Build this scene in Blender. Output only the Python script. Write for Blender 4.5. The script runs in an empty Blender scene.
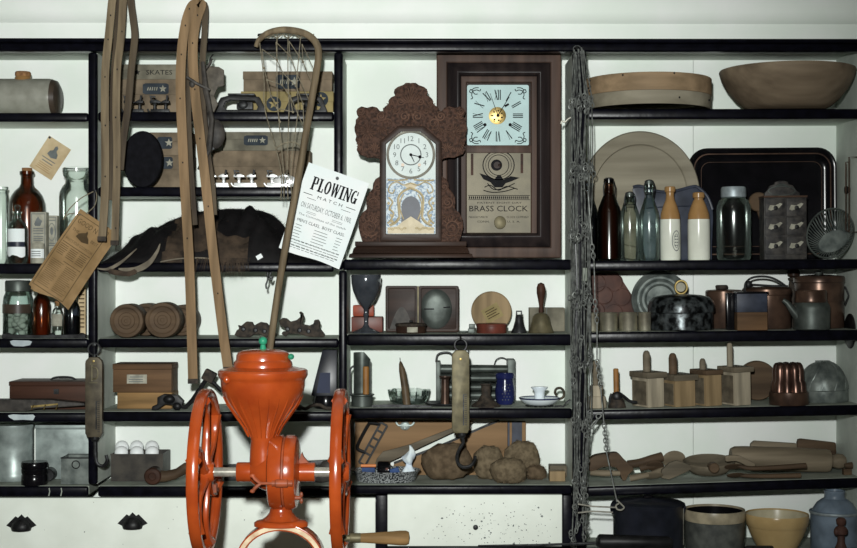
import bpy, bmesh, math, random
from mathutils import Vector, Matrix
random.seed(7)
R = random.Random(11)
PI = math.pi
SC = bpy.context.scene
COL = SC.collection

# ---------------------------------------------------------------- camera, light, exposure
D, K, ZC = 4.2, 0.003, 1.5          # camera to shelf fronts, metres per pixel at the shelf fronts, eye height
cam_d = bpy.data.cameras.new('camera'); cam = bpy.data.objects.new('camera', cam_d); COL.objects.link(cam)
cam.location = (0, -D, ZC); cam.rotation_euler = (PI/2, 0, 0)
cam_d.sensor_width = 36; cam_d.lens = 36*(D/K)/857; cam_d.clip_start = 0.05
SC.camera = cam
w = bpy.data.worlds.new('world'); SC.world = w; w.use_nodes = True
w.node_tree.nodes['Background'].inputs[0].default_value = (0.9, 1.0, 0.95, 1)
w.node_tree.nodes['Background'].inputs[1].default_value = 0.02
# the flash beside the camera
fl_d = bpy.data.lights.new('flash', 'SPOT'); fl = bpy.data.objects.new('flash', fl_d); COL.objects.link(fl)
fl_d.energy = 690; fl_d.shadow_soft_size = 0.045; fl_d.spot_size = math.radians(62); fl_d.spot_blend = 1.0
fl_d.color = (0.975, 1.0, 0.97)
fl.location = (-0.10, -D-0.02, ZC+0.27)
fl.rotation_euler = (Vector((-0.40, 0.1, ZC+0.08))-fl.location).to_track_quat('-Z', 'Y').to_euler()
# unseen fill light under the ceiling, weak beside the flash
rl_d = bpy.data.lights.new('fill_light', 'AREA'); rl = bpy.data.objects.new('fill_light', rl_d); COL.objects.link(rl)
rl_d.energy = 5; rl_d.size = 0.9; rl.location = (0, -2.6, 2.93); rl_d.color = (1, .93, .82)
vs = SC.view_settings
vs.view_transform = 'Standard'; vs.look = 'None'; vs.gamma = 1; vs.use_curve_mapping = False
vs.exposure = 0.0

# ---------------------------------------------------------------- materials
def lin(c):
    return tuple((x/255/12.92 if x/255 <= .04045 else ((x/255+.055)/1.055)**2.4) for x in c)
def alb(c, k=1.18):
    return tuple(min(.9, x*k) for x in lin(c))
MATS = {}
def mat(name, c, c2=None, rough=.6, metal=0., scale=25, stretch=(1, 1, 1), bump=.0, spec=.25, lo=.35, hi=.65, detail=4, k=1.18, coat=0, bscale=None):
    if name in MATS: return MATS[name]
    m = bpy.data.materials.new(name); m.use_nodes = True; nt = m.node_tree; n = nt.nodes; L = nt.links
    b = n['Principled BSDF']
    c1 = alb(c, k); cc2 = alb(c2, k) if c2 else tuple(x*.78 for x in c1)
    tc = n.new('ShaderNodeTexCoord'); mp = n.new('ShaderNodeMapping'); mp.inputs['Scale'].default_value = stretch
    no = n.new('ShaderNodeTexNoise'); no.inputs['Scale'].default_value = scale; no.inputs['Detail'].default_value = detail
    cr = n.new('ShaderNodeValToRGB')
    cr.color_ramp.elements[0].position = lo; cr.color_ramp.elements[0].color = (*cc2, 1)
    cr.color_ramp.elements[1].position = hi; cr.color_ramp.elements[1].color = (*c1, 1)
    L.new(tc.outputs['Object'], mp.inputs[0]); L.new(mp.outputs[0], no.inputs['Vector'])
    L.new(no.outputs['Fac'], cr.inputs[0]); L.new(cr.outputs[0], b.inputs['Base Color'])
    b.inputs['Roughness'].default_value = rough; b.inputs['Metallic'].default_value = metal
    b.inputs['Specular IOR Level'].default_value = spec
    if coat: b.inputs['Coat Weight'].default_value = coat; b.inputs['Coat Roughness'].default_value = .12
    if bump:
        bp = n.new('ShaderNodeBump'); bp.inputs['Strength'].default_value = bump; bp.inputs['Distance'].default_value = .004
        src = no
        if bscale:
            src = n.new('ShaderNodeTexNoise'); src.inputs['Scale'].default_value = bscale; src.inputs['Detail'].default_value = 3
            L.new(mp.outputs[0], src.inputs['Vector'])
        L.new(src.outputs['Fac'], bp.inputs['Height']); L.new(bp.outputs[0], b.inputs['Normal'])
    MATS[name] = m; return m
def wood(name, c, c2=None, ax=0, rough=.6, scale=30, **kw):
    st = [1, 1, 1]; st[ax] = .09
    return mat(name, c, c2, rough=rough, scale=scale, stretch=tuple(st), bump=kw.pop('bump', .25), spec=kw.pop('spec', .1), detail=6, **kw)
def glass(name, tint, rough=.16, dens=2.2):
    # thin glass wall: clear through the middle, darker where the sight line runs along the wall
    if name in MATS: return MATS[name]
    m = bpy.data.materials.new(name); m.use_nodes = True; nt = m.node_tree; n = nt.nodes; L = nt.links
    n.remove(n['Principled BSDF']); out = n['Material Output']
    tr = n.new('ShaderNodeBsdfTransparent'); gl = n.new('ShaderNodeBsdfGlossy'); gl.inputs['Roughness'].default_value = rough
    gl.inputs['Color'].default_value = (.95, 1, .98, 1)
    fr = n.new('ShaderNodeFresnel'); fr.inputs[0].default_value = 1.5
    lw = n.new('ShaderNodeLayerWeight'); lw.inputs[0].default_value = .35
    mx = n.new('ShaderNodeMix'); mx.data_type = 'RGBA'
    t = lin(tint)
    mx.inputs[6].default_value = (*[x**.5 for x in t], 1); mx.inputs[7].default_value = (*[x**dens for x in t], 1)
    L.new(lw.outputs['Facing'], mx.inputs[0]); L.new(mx.outputs[2], tr.inputs[0])
    ms = n.new('ShaderNodeMixShader'); L.new(fr.outputs[0], ms.inputs[0]); L.new(tr.outputs[0], ms.inputs[1]); L.new(gl.outputs[0], ms.inputs[2])
    L.new(ms.outputs[0], out.inputs[0]); MATS[name] = m; return m

white = mat('white_paint', (223, 230, 223), (214, 222, 214), rough=.55, scale=6, spec=.25)
white2 = mat('white_paint_dusty', (200, 207, 198), (180, 188, 179), rough=.6, scale=9, spec=.25)
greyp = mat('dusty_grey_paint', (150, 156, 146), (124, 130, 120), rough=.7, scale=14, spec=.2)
navy = mat('navy_black_paint', (12, 12, 20), (6, 6, 10), rough=0.28, scale=40, spec=0.12, bump=.12)
speck = mat('speckled_white_paint', (220, 226, 217), (210, 216, 206), rough=.5, scale=8, spec=.3)
black = mat('black_iron', (24, 24, 25), (12, 12, 13), rough=.45, scale=40, bump=.2)
blackgloss = mat('black_enamel', (15, 14, 17), (9, 9, 11), rough=.18, scale=20)
rust = mat('rusty_iron', (62, 54, 46), (30, 27, 25), rough=.75, scale=60, bump=.4)
iron = mat('dark_grey_iron', (52, 53, 54), (28, 28, 29), rough=.45, metal=.5, scale=50, bump=.25)
steel = mat('steel', (186, 182, 170), (150, 148, 138), rough=0.24, metal=0.55, scale=50)
nickel = mat('nickel_plate', (236, 238, 238), (222, 224, 224), rough=0.28, metal=0.4, scale=40)
tin = mat('galvanised_tin', (140, 150, 147), (106, 114, 112), rough=0.4, metal=0.3, scale=22, bump=.1, k=1.5)
tin2 = mat('old_tin_plate', (104, 110, 106), (66, 72, 70), rough=0.42, metal=0.35, scale=28, bump=.15, k=1.5)
pewter = mat('dull_pewter', (84, 90, 86), (56, 61, 58), rough=.45, metal=.5, scale=22)
brass = mat('brass', (170, 150, 98), (120, 102, 60), rough=0.4, metal=.9, scale=40)
bronze = mat('aged_brass', (104, 97, 74), (76, 71, 54), rough=.5, metal=.35, scale=30, bump=.1)
bronze2 = mat('dark_aged_brass', (84, 77, 63), (58, 53, 44), rough=.5, metal=.3, scale=30, bump=.1)
copper = mat('copper', (106, 82, 72), (66, 50, 44), rough=.3, metal=0.8, scale=20, k=1.3)
copper2 = mat('brown_copper', (84, 65, 54), (54, 42, 36), rough=0.3, metal=0.5, scale=18, k=1.4)
stone = mat('grey_stoneware', (138, 138, 128), (122, 122, 112), rough=.3, scale=30)
brownglaze = mat('brown_glaze', (66, 56, 47), (48, 41, 35), rough=.4, scale=20)
cork = mat('cork', (150, 112, 74), (110, 78, 50), rough=.8, scale=80)
paper = mat('old_paper', (190, 172, 140), (170, 150, 118), rough=.8, scale=20, spec=.1)
paper2 = mat('browned_paper', (146, 120, 86), (120, 97, 66), rough=.8, scale=16, spec=.1)
wpaper = mat('white_paper', (224, 232, 232), (216, 225, 225), rough=.7, scale=12, spec=.15)
greypaper = mat('grey_label_paper', (160, 158, 144), (126, 124, 112), rough=.8, scale=40, spec=.1)
ink = mat('black_ink', (30, 30, 32), (22, 22, 24), rough=.8, spec=.1)
greyink = mat('faded_ink', (110, 114, 114), (92, 96, 96), rough=.8, spec=.1)
brownink = mat('brown_ink', (78, 64, 44), (64, 52, 36), rough=.8, spec=.1)
blueink = mat('blue_ink', (56, 62, 68), (42, 48, 54), rough=.8, spec=.1)
oak = wood('bent_ash', (134, 110, 82), (98, 80, 58), ax=2, scale=40)
oakgrey = wood('weathered_ash', (122, 108, 86), (84, 73, 58), ax=2, scale=50)
oakdark = wood('dark_weathered_ash', (82, 72, 58), (54, 46, 38), ax=2, scale=50)
walnut = wood('carved_walnut', (68, 45, 35), (42, 28, 22), ax=0, scale=25, rough=.5)
walnut2 = wood('dark_walnut', (52, 37, 30), (32, 23, 19), ax=0, scale=25, rough=.4)
rose = wood('rosewood_veneer', (82, 65, 57), (56, 44, 39), ax=2, scale=25, rough=.45)
ogeeb = wood('dark_polished_rosewood', (44, 37, 36), (26, 22, 23), ax=2, scale=25, rough=.3)
boxwood = wood('pine_box_brown', (100, 76, 54), (68, 51, 36), ax=0)
boxwood2 = wood('pine_box_yellow', (138, 108, 70), (93, 73, 47), ax=0)
palewood = wood('pale_scrubbed_wood', (166, 156, 136), (119, 112, 97), ax=2)
tanwood = wood('tan_wood', (144, 124, 94), (108, 92, 68), ax=2)
greywood = wood('grey_driftwood', (108, 99, 84), (77, 71, 60), ax=0)
treen = wood('old_treen', (126, 115, 97), (92, 83, 69), ax=0)
treen2 = wood('brown_treen', (88, 72, 56), (63, 51, 40), ax=0)
bowlw = wood('turned_bowl_wood', (122, 108, 90), (90, 78, 64), ax=0, scale=18, bump=.25)
trayw = wood('worn_tray_wood', (138, 132, 116), (104, 98, 84), ax=0, scale=14)
board = wood('brown_board', (138, 110, 80), (106, 84, 60), ax=0, scale=18)
bandw = wood('sieve_band', (144, 122, 96), (116, 98, 76), ax=0)
card = mat('cardboard', (124, 110, 92), (89, 79, 66), rough=.8, scale=18, spec=.1)
card2 = mat('grey_cardboard', (120, 116, 102), (86, 83, 73), rough=.8, scale=18, spec=.1)
cardy = mat('yellow_cardboard', (148, 134, 94), (124, 112, 78), rough=.8, scale=18, spec=.1)
redp = mat('orange_red_enamel', (166, 71, 28), (144, 57, 22), rough=0.22, scale=14, spec=.5, bump=0.06, bscale=60, k=1.05, coat=0.3)
redworn = mat('worn_orange_enamel', (150, 74, 44), (112, 60, 40), rough=.45, scale=30)
cream = mat('cream_worn_edge', (206, 190, 160), (170, 140, 110), rough=.6, scale=40)
green = mat('green_enamel', (44, 132, 100), (34, 108, 82), rough=.3, scale=20)
leather = mat('dark_leather', (66, 62, 58), (40, 38, 36), rough=.55, scale=40, bump=.3)
leather2 = mat('grey_leather', (92, 86, 76), (66, 61, 54), rough=.6, scale=40, bump=.3)
felt = mat('black_felt', (20, 20, 24), (13, 13, 16), rough=.9, scale=50, spec=.1, bump=.2)
fur = mat('black_fur', (20, 18, 19), (11, 10, 11), rough=.7, scale=30, spec=.2)
furb = mat('brown_fur', (70, 58, 47), (42, 35, 29), rough=.8, scale=30, spec=.2)
hidew = mat('hide_edge', (114, 107, 94), (84, 78, 68), rough=.8, scale=30, spec=.1)
fibre = mat('brown_fibre', (110, 98, 79), (82, 72, 57), rough=.95, scale=70, spec=.05, bump=0.3)
fibre2 = mat('dark_brown_fibre', (98, 84, 67), (72, 61, 48), rough=.9, scale=50, spec=.05, bump=0.25)
cord = mat('string', (130, 122, 104), (98, 92, 78), rough=.9, scale=90, spec=.1)
rustw = mat('rusted_brown_tin', (84, 58, 50), (58, 40, 36), rough=.6, scale=20, bump=.2)
egg = mat('egg_shell', (226, 232, 230), (214, 220, 220), rough=.45, scale=12)
enamelw = mat('white_enamel', (214, 224, 232), (204, 214, 222), rough=.2, scale=12)
cobalt = mat('cobalt_blue', (30, 36, 78), (22, 26, 60), rough=.2, scale=20)
granite = mat('speckled_graniteware', (142, 146, 146), (26, 28, 32), rough=.3, scale=260, lo=.46, hi=.54, detail=1)
darkpot = mat('dark_slate_enamel', (30, 32, 40), (20, 22, 28), rough=.32, scale=20)
crockg = mat('dark_salt_glaze', (78, 80, 76), (54, 56, 54), rough=.35, scale=30)
yellowware = mat('yellowware_glaze', (174, 150, 106), (156, 132, 90), rough=.25, scale=10)
bluegrey = mat('blue_grey_enamel', (112, 126, 140), (88, 100, 112), rough=.35, scale=18)
slate = mat('slate_blue_tin', (54, 59, 72), (36, 40, 50), rough=.4, scale=24)
redtin = mat('red_japanned_tin', (150, 66, 42), (108, 47, 30), rough=.4, scale=20)
redtin2 = mat('dull_red_tin', (98, 50, 40), (70, 36, 28), rough=.4, scale=20)
tallow = mat('tallow_candle', (140, 98, 52), (116, 80, 42), rough=.5, scale=20)
darkcandle = mat('brown_candle', (94, 78, 58), (63, 53, 39), rough=.5, scale=20)
tanglaze = mat('tan_glaze', (150, 116, 74), (130, 98, 60), rough=.25, scale=14)
creamglaze = mat('cream_glaze', (206, 208, 196), (194, 196, 184), rough=.2, scale=14)
zinc = mat('zinc_lid', (158, 168, 172), (128, 138, 142), rough=.45, metal=.4, scale=40)
dialblue = mat('pale_blue_dial', (174, 200, 200), (166, 190, 190), rough=.5, scale=20)
dialw = mat('white_dial', (200, 210, 208), (190, 200, 198), rough=.5, scale=20)
tablet = mat('faded_printed_tablet', (126, 118, 96), (102, 96, 78), rough=.45, scale=14)
mirrorb = mat('pale_blue_tablet', (178, 190, 196), (92, 118, 142), rough=0.4, scale=170, lo=0.44, hi=0.54)
gilt = mat('cream_gilt', (186, 172, 140), (166, 152, 118), rough=.4, scale=40)
lidw = mat('worn_spice_tin', (62, 59, 56), (30, 29, 30), rough=.5, scale=50)
bluecloth = mat('blue_card', (34, 64, 112), (23, 43, 76), rough=.6)
whitecloth = mat('white_cloth', (216, 226, 236), (190, 202, 216), rough=.8, scale=30)
orangep = mat('orange_paint', (206, 130, 80), (180, 108, 64), rough=.5)
gl_clear = glass('clear_glass', (238, 244, 240), dens=2.4)
baremat = mat('bare_primer', (176, 186, 188), (150, 160, 164))
litwood = wood('highlit_carved_walnut', (98, 74, 62), (70, 52, 43), ax=0)  # lighter brown that paints highlights onto the raised clock carving
gl_aqua = glass('aqua_glass', (222, 235, 231), dens=2.4)
gl_amber = glass('amber_glass', (138, 76, 40), dens=1.4)
gl_brown = glass('brown_bottle_glass', (120, 76, 46), dens=1.4)
gl_smoke = glass('smoky_glass', (120, 126, 138))
gl_flint = glass('flint_glass', (240, 244, 242), dens=1.5)

# ---------------------------------------------------------------- geometry helpers
def scale_at(Y): return K*(D+Y)/D
def P(px, py, Y): s = scale_at(Y); return Vector(((px-428.5)*s, Y, ZC+(274-py)*s))
SHELF = {}
def shelf_z(key, X):
    x0, x1, z0, z1 = SHELF[key]; t = (X-x0)/(x1-x0); return z0+(z1-z0)*t

def resamp(r, n):
    if not isinstance(r, (list, tuple)): return [r]*n
    if len(r) == n: return r
    m = len(r)-1; out = []
    for i in range(n):
        t = m*i/max(1, n-1); k = min(int(t), m-1) if m else 0
        out.append(r[k]+(r[min(k+1, m)]-r[k])*(t-k))
    return out
class F:
    """one thing: its base point (px at depth Y, on a shelf or at photo height py) and its scale; shapes are drawn in photo pixels at that depth"""
    def __init__(s, name, label, cat, px, Y, shelf=None, py=None, group=None, rz=0., rx=0., ry=0., f=0.):
        s.name, s.label, s.cat, s.group = name, label, cat, group
        s.px, s.u = px, scale_at(Y-f*K); X = (px-428.5)*s.u
        if shelf is not None:
            z = shelf_z(shelf, X)+.0009; x0, x1, z0, z1 = SHELF[shelf]; ry = ry-math.atan2(z1-z0, x1-x0); s.py = 274-(z-ZC)/s.u
        else:
            s.py = py; z = ZC+(274-py)*s.u
        s.loc = (X, Y, z); s.rot = (rx, ry, rz); s.o = None
    def tag(s, o):
        o.location = s.loc; o.rotation_euler = s.rot
        if s.cat: o['label'] = s.label; o['category'] = s.cat
        if s.group: o['group'] = s.group
    def root(s):
        if s.o is None:
            s.o = bpy.data.objects.new(s.name, None); s.o.empty_display_size = .02; COL.objects.link(s.o); s.tag(s.o)
        return s.o
    def g(s): return G(s)

class G:
    def __init__(s, f): s.f = f; s.v = []; s.fc = []; s.mi = []; s.m = 0; s.T = None
    def at(s, ox=0, oy=0, ang=0, k=1.):
        a = math.radians(ang); s.T = (ox, oy, math.cos(a), math.sin(a), k); return s
    def p(s, x, d, y):
        if s.T:
            ox, oy, ca, sa, k = s.T; x, y = ox+k*(x*ca-y*sa), oy+k*(x*sa+y*ca)
        f = s.f; s.v.append(((x-f.px)*f.u, d*f.u, (f.py-y)*f.u)); return len(s.v)-1
    def face(s, ids): s.fc.append(tuple(ids)); s.mi.append(s.m)
    def box(s, x0, x1, y0, y1, d0, d1):
        i = [s.p(x, d, y) for x in (x0, x1) for d in (d0, d1) for y in (y0, y1)]
        for q in ((0, 1, 3, 2), (4, 6, 7, 5), (0, 4, 5, 1), (2, 3, 7, 6), (0, 2, 6, 4), (1, 5, 7, 3)): s.face([i[k] for k in q])
        return s
    def prism(s, poly, d0, d1, poly2=None):
        a = [s.p(x, d0, y) for x, y in poly]; b = [s.p(x, d1, y) for x, y in (poly2 or poly)]; n = len(a)
        s.face(a); s.face(b[::-1])
        for i in range(n): s.face((a[i], b[i], b[(i+1) % n], a[(i+1) % n]))
        return s
    def ring(s, po, pi, d0, d1):
        n = len(po); A = [[s.p(x, d, y) for x, y in q] for q in (po, pi) for d in (d0, d1)]
        oa, ob, ia, ib = A
        for i in range(n):
            j = (i+1) % n
            s.face((oa[i], oa[j], ia[j], ia[i])); s.face((ob[i], ib[i], ib[j], ob[j]))
            s.face((oa[i], ob[i], ob[j], oa[j])); s.face((ia[i], ia[j], ib[j], ib[i]))
        return s
    def rings(s, rs, cap0=True, cap1=True):
        ids = []
        for r in rs: ids.append([s.p(*q) for q in r])
        for a, b in zip(ids, ids[1:]):
            n = max(len(a), len(b))
            for i in range(n):
                j = (i+1) % n
                if len(a) == 1 and len(b) == 1: continue
                if len(a) == 1: s.face((a[0], b[i], b[j]))
                elif len(b) == 1: s.face((a[i], b[0], a[j]))
                else: s.face((a[i], b[i], b[j], a[j]))
        if cap0 and len(ids[0]) > 2: s.face(ids[0])
        if cap1 and len(ids[-1]) > 2: s.face(ids[-1][::-1])
        return s
    def lathe(s, cx, prof, d=0., seg=28, sx=1., sd=1., cap=False):
        return s.rings([[(cx+r*sx*math.cos(2*PI*i/seg), d+r*sd*math.sin(2*PI*i/seg), y) for i in range(seg)] if r > .01 else [(cx, d, y)] for r, y in prof], cap, cap)
    def lax(s, ax, c, prof, seg=28, cap=True, sy=1., ang=0.):
        x, d, y = c; rs = []; ca, sa = math.cos(math.radians(ang)), math.sin(math.radians(ang))
        for r, t in prof:
            q = []
            for i in range(seg if r > .01 else 1):
                a, b = r*math.cos(2*PI*i/seg), r*math.sin(2*PI*i/seg)*sy
                if ax == 'x': q.append((x+t*ca-b*sa, d+a, y+t*sa+b*ca))
                else: q.append((x+a, d+t, y+b))
            rs.append(q)
        return s.rings(rs, cap, cap)
    def ell(s, cx, d, cy, rx, rd, ry, seg=18, n=10):
        rs = []
        for k in range(n+1):
            t = PI*k/n; rr = math.sin(t)
            rs.append([(cx+rx*rr*math.cos(2*PI*i/seg), d+rd*rr*math.sin(2*PI*i/seg), cy-ry*math.cos(t)) for i in range(seg)] if 0 < k < n else [(cx, d, cy-ry*math.cos(t))])
        return s.rings(rs)
    def tube(s, pts, r, seg=8, closed=False, flat=1.):
        P_ = [Vector(q) for q in pts]; n = len(P_); rr = resamp(r, n)
        up = None; rs = []
        for i in range(n):
            a = P_[(i-1) % n] if (closed or i > 0) else P_[i]; b = P_[(i+1) % n] if (closed or i < n-1) else P_[i]
            t = (b-a)
            t = t.normalized() if t.length > 1e-9 else Vector((1, 0, 0))
            if up is None: up = Vector((0, 1, 0)) if abs(t.y) < .9 else Vector((1, 0, 0))
            up = (up-t*up.dot(t)); up = up.normalized() if up.length > 1e-6 else Vector((0, 0, 1)); sd = t.cross(up)
            rs.append([tuple(P_[i]+rr[i]*(math.cos(2*PI*k/seg)*sd+flat*math.sin(2*PI*k/seg)*up)) for k in range(seg)])
        if closed: s.rings(rs+[rs[0]], False, False)
        else: s.rings(rs)
        return s
    def band(s, pts, wd, d0, d1):
        """flat strip following pts (x, y) in the picture plane, width wd, from depth d0 to d1"""
        n = len(pts); wd = resamp(wd, n); l, r = [], []
        for i in range(n):
            a = Vector(pts[max(i-1, 0)][:2]); b = Vector(pts[min(i+1, n-1)][:2]); t = (b-a).normalized(); nn = Vector((-t.y, t.x))*wd[i]/2
            c = Vector(pts[i][:2]); e = pts[i][2] if len(pts[i]) > 2 else 0
            l.append((c.x+nn.x, c.y+nn.y, e)); r.append((c.x-nn.x, c.y-nn.y, e))
        s.rings([[(l[i][0], d0+l[i][2], l[i][1]), (r[i][0], d0+r[i][2], r[i][1]), (r[i][0], d1+r[i][2], r[i][1]), (l[i][0], d1+l[i][2], l[i][1])] for i in range(n)])
        return s
    def text(s, txt, cx, cy, h, d, wid=None, ang=0.):
        cu = bpy.data.curves.new('t', 'FONT'); cu.body = txt; cu.size = 1; cu.resolution_u = 2
        ob = bpy.data.objects.new('t', cu); COL.objects.link(ob)
        me = ob.to_mesh(); vs_ = [v.co.copy() for v in me.vertices]; fs = [tuple(p.vertices) for p in me.polygons]
        ob.to_mesh_clear(); bpy.data.objects.remove(ob); bpy.data.curves.remove(cu)
        if not vs_: return s
        x0, x1 = min(v.x for v in vs_), max(v.x for v in vs_); k = h/.7
        kx = wid/(x1-x0) if wid else k; a = math.radians(ang); ca, sa = math.cos(a), math.sin(a); ids = []
        for v in vs_:
            x, y = (v.x-(x0+x1)/2)*kx, -(v.y-.35)*k; ids.append(s.p(cx+x*ca-y*sa, d, cy+x*sa+y*ca))
        for q in fs: s.face([ids[i] for i in q])
        return s
    def make(s, name, mats, bevel=0, smooth=True, ang=38):
        f = s.f; me = bpy.data.meshes.new(name); me.from_pydata(s.v, [], s.fc)
        for m in (mats if isinstance(mats, (list, tuple)) else [mats]): me.materials.append(m)
        me.polygons.foreach_set('material_index', s.mi)
        bm = bmesh.new(); bm.from_mesh(me); bmesh.ops.recalc_face_normals(bm, faces=bm.faces)
        if bevel:
            es = [e for e in bm.edges if len(e.link_faces) == 2 and e.calc_face_angle(0) > .7]
            bmesh.ops.bevel(bm, geom=es, offset=bevel*f.u, segments=2, profile=.6, affect='EDGES', clamp_overlap=True)
        bm.to_mesh(me); bm.free()
        if smooth:
            me.polygons.foreach_set('use_smooth', [True]*len(me.polygons)); me.set_sharp_from_angle(angle=math.radians(ang))
        me.update(); o = bpy.data.objects.new(name, me); COL.objects.link(o); return o
    def part(s, name, mats, bevel=0, parent=None, label=None, **kw):
        o = s.make(name, mats, bevel, **kw); o.parent = parent or s.f.root()
        if label: o['label'] = label
        return o
    def one(s, mats, bevel=0, **kw):
        o = s.make(s.f.name, mats, bevel, **kw); s.f.tag(o); s.f.o = o; return o
def children(o): return [c for c in bpy.data.objects if c.parent == o]
def copy_tree(o, parent=None):
    c = o.copy(); COL.objects.link(c)
    if parent: c.parent = parent
    for ch in children(o): copy_tree(ch, c)
    return c
def arc(cx, cy, rx, ry, a0, a1, n=16): return [(cx+rx*math.cos(math.radians(a0+(a1-a0)*i/n)), cy+ry*math.sin(math.radians(a0+(a1-a0)*i/n))) for i in range(n+1)]
def circ(cx, cy, rx, ry=None, n=32): return [(cx+rx*math.cos(2*PI*i/n), cy+(ry or rx)*math.sin(2*PI*i/n)) for i in range(n)]
def rrect(x0, x1, y0, y1, r, n=6):
    q = []
    for cx, cy, a in ((x1-r, y1-r, 0), (x0+r, y1-r, 90), (x0+r, y0+r, 180), (x1-r, y0+r, 270)): q += arc(cx, cy, r, r, a, a+90, n)
    return q
def spline(pts, n=6):
    out = []; m = len(pts)
    for i in range(m-1):
        p0, p1, p2, p3 = [Vector(pts[max(0, min(m-1, j))]) for j in (i-1, i, i+1, i+2)]
        for k in range(n):
            t = k/n; out.append(tuple(.5*((2*p1)+(p2-p0)*t+(2*p0-5*p1+4*p2-p3)*t*t+(3*p1-p0-3*p2+p3)*t**3)))
    out.append(tuple(pts[-1])); return out
def d3(pts, d): return [(x, d, y) for x, y in pts]
def wbox(name, x0, x1, y0, y1, z0, z1, m, parent=None, bevel=0, kind=None, z0b=None, z1b=None):
    """box in metres; z0b/z1b: heights at the x1 end"""
    z0b = z0 if z0b is None else z0b; z1b = z1 if z1b is None else z1b
    me = bpy.data.meshes.new(name)
    c = Vector(((x0+x1)/2, (y0+y1)/2, (z0+z1)/2)) if parent is None else Vector((0, 0, 0))
    v = [Vector(q)-c for q in ((x0, y0, z0), (x1, y0, z0b), (x1, y1, z0b), (x0, y1, z0), (x0, y0, z1), (x1, y0, z1b), (x1, y1, z1b), (x0, y1, z1))]
    me.from_pydata(v, [], [(0, 3, 2, 1), (4, 5, 6, 7), (0, 1, 5, 4), (1, 2, 6, 5), (2, 3, 7, 6), (3, 0, 4, 7)])
    me.materials.append(m)
    if bevel:
        bm = bmesh.new(); bm.from_mesh(me); bmesh.ops.bevel(bm, geom=list(bm.edges), offset=bevel, segments=3, profile=.5, affect='EDGES', clamp_overlap=True); bm.to_mesh(me); bm.free()
        me.polygons.foreach_set('use_smooth', [True]*len(me.polygons)); me.set_sharp_from_angle(angle=.6)
    o = bpy.data.objects.new(name, me); COL.objects.link(o); o.location = c
    if parent: o.parent = parent
    if kind: o['kind'] = kind
    return o

# ---------------------------------------------------------------- the room
X0, X1 = -2.3, 2.3
roomw = mat('plain_room_wall', (128, 124, 112), rough=.8, scale=5)
BK = .25                                  # depth of the shelves
floor_m = wood('floor_boards', (120, 92, 66), (92, 68, 48), ax=1)
wbox('wall_back', X0, X1, .275, .375, 0, 3.0, white, kind='structure')
wbox('wall_left', X0-.1, X0, -5.6, .375, 0, 3.0, roomw, kind='structure')
wbox('wall_right', X1, X1+.1, -5.6, .375, 0, 3.0, roomw, kind='structure')
wbox('wall_front', X0-.1, X1+.1, -5.7, -5.6, 0, 3.0, roomw, kind='structure')
wbox('floor', X0-.1, X1+.1, -5.7, .375, -.1, 0, floor_m, kind='structure')
wbox('ceiling', X0-.1, X1+.1, -5.7, .375, 3.0, 3.1, white, kind='structure')
def wx(px, Y=0): return P(px, 0, Y).x
def wz(py, Y=0): return P(0, py, Y).z
# white cornice boards over the shelves
g = G(F('trim_1', '', None, 428, 0, py=274)); N = []
for x in (-340, 1200):
    sh = 0 if x < 0 else 3
    N.append([(x, d, y+sh) for d, y in ((0, 39), (0, 22), (-2, 20.5), (-5, 17), (-7, 11), (-7, -6), (-12, -14), (-14, -40), (82, -40), (82, 39))])
o = g.rings(N).make('trim_1', white); g.f.tag(o); o['kind'] = 'structure'

# ---------------------------------------------------------------- the shelving
SU = F('built_in_shelving', 'white built-in wall shelves with navy-black shelf edges, uprights and drawers below', 'shelving', 428.5, 0, py=274+ZC/K)
sr = SU.root(); OX = Vector(SU.loc)
def sp(name, x0, x1, y0, y1, Ya, Yb, m, bevel=0, yr0=None, yr1=None, parent=None):
    """part of the shelving given by its front edges in the photo"""
    return wbox(name, wx(x0)-OX.x, wx(x1)-OX.x, Ya-OX.y, Yb-OX.y, wz(y1)-OX.z, wz(y0)-OX.z, m, parent or sr, bevel,
                z0b=None if yr1 is None else wz(yr1)-OX.z, z1b=None if yr0 is None else wz(yr0)-OX.z)
def shelf(key, x0, x1, yt, yb, ytr=None, ybr=None, yw=0.):
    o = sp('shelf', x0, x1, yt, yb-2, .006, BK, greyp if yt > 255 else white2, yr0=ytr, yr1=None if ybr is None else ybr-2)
    sp('front_edge', x0, x1, yt, yb, -.009, .0055, navy, .008, ytr, ybr, parent=o)
    SHELF[key] = (wx(x0), wx(x1), wz(yt), wz(ytr if ytr is not None else yt)); return o
for i, (a, b) in enumerate(((113, 122), (263.5, 274), (338.5, 348), (412.5, 422), (486, 496.5))): shelf('A%d' % i, -110, 88.8, a, b)
for i, (a, b) in enumerate(((112, 121.5), (187, 196.5), (263, 272), (338.5, 347.5), (411.5, 421.5), (486, 496.5))): shelf('B%d' % i, 98.2, 334 if i < 3 else 338.8, a, b)
for i, (a, b) in enumerate(((259.5, 270), (334, 345.5), (408, 418.5), (485, 494))): shelf('M%d' % i, 343.2 if i < 1 else 347.2, 571.8, a, b)
for i, (a, b, c, e) in enumerate(((109, 119.5, 109, 119), (261, 271, 259, 269), (332, 343, 329.5, 340.5), (410, 420, 404.5, 415), (486.5, 496.5, 477.5, 487.5))): shelf('R%d' % i, 586.2, 859.8, a, b, c, e)
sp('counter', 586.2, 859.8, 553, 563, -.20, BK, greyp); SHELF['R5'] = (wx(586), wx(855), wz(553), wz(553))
for nm, xa, xb, ya, yb in (('a', 89, 98, 52.9, 484), ('b', 334.2, 343, 52.9, 270), ('c', 339, 347, 270.3, 484), ('d', 572, 586, 52.9, 562), ('e', -119, -110.2, 52.9, 562)):
    o = sp('upright', xa+1, xb-1, ya, yb, .0062, BK, white2); sp('front_edge', xa, xb, ya, yb, -.016, .006, navy, .008, parent=o)
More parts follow.
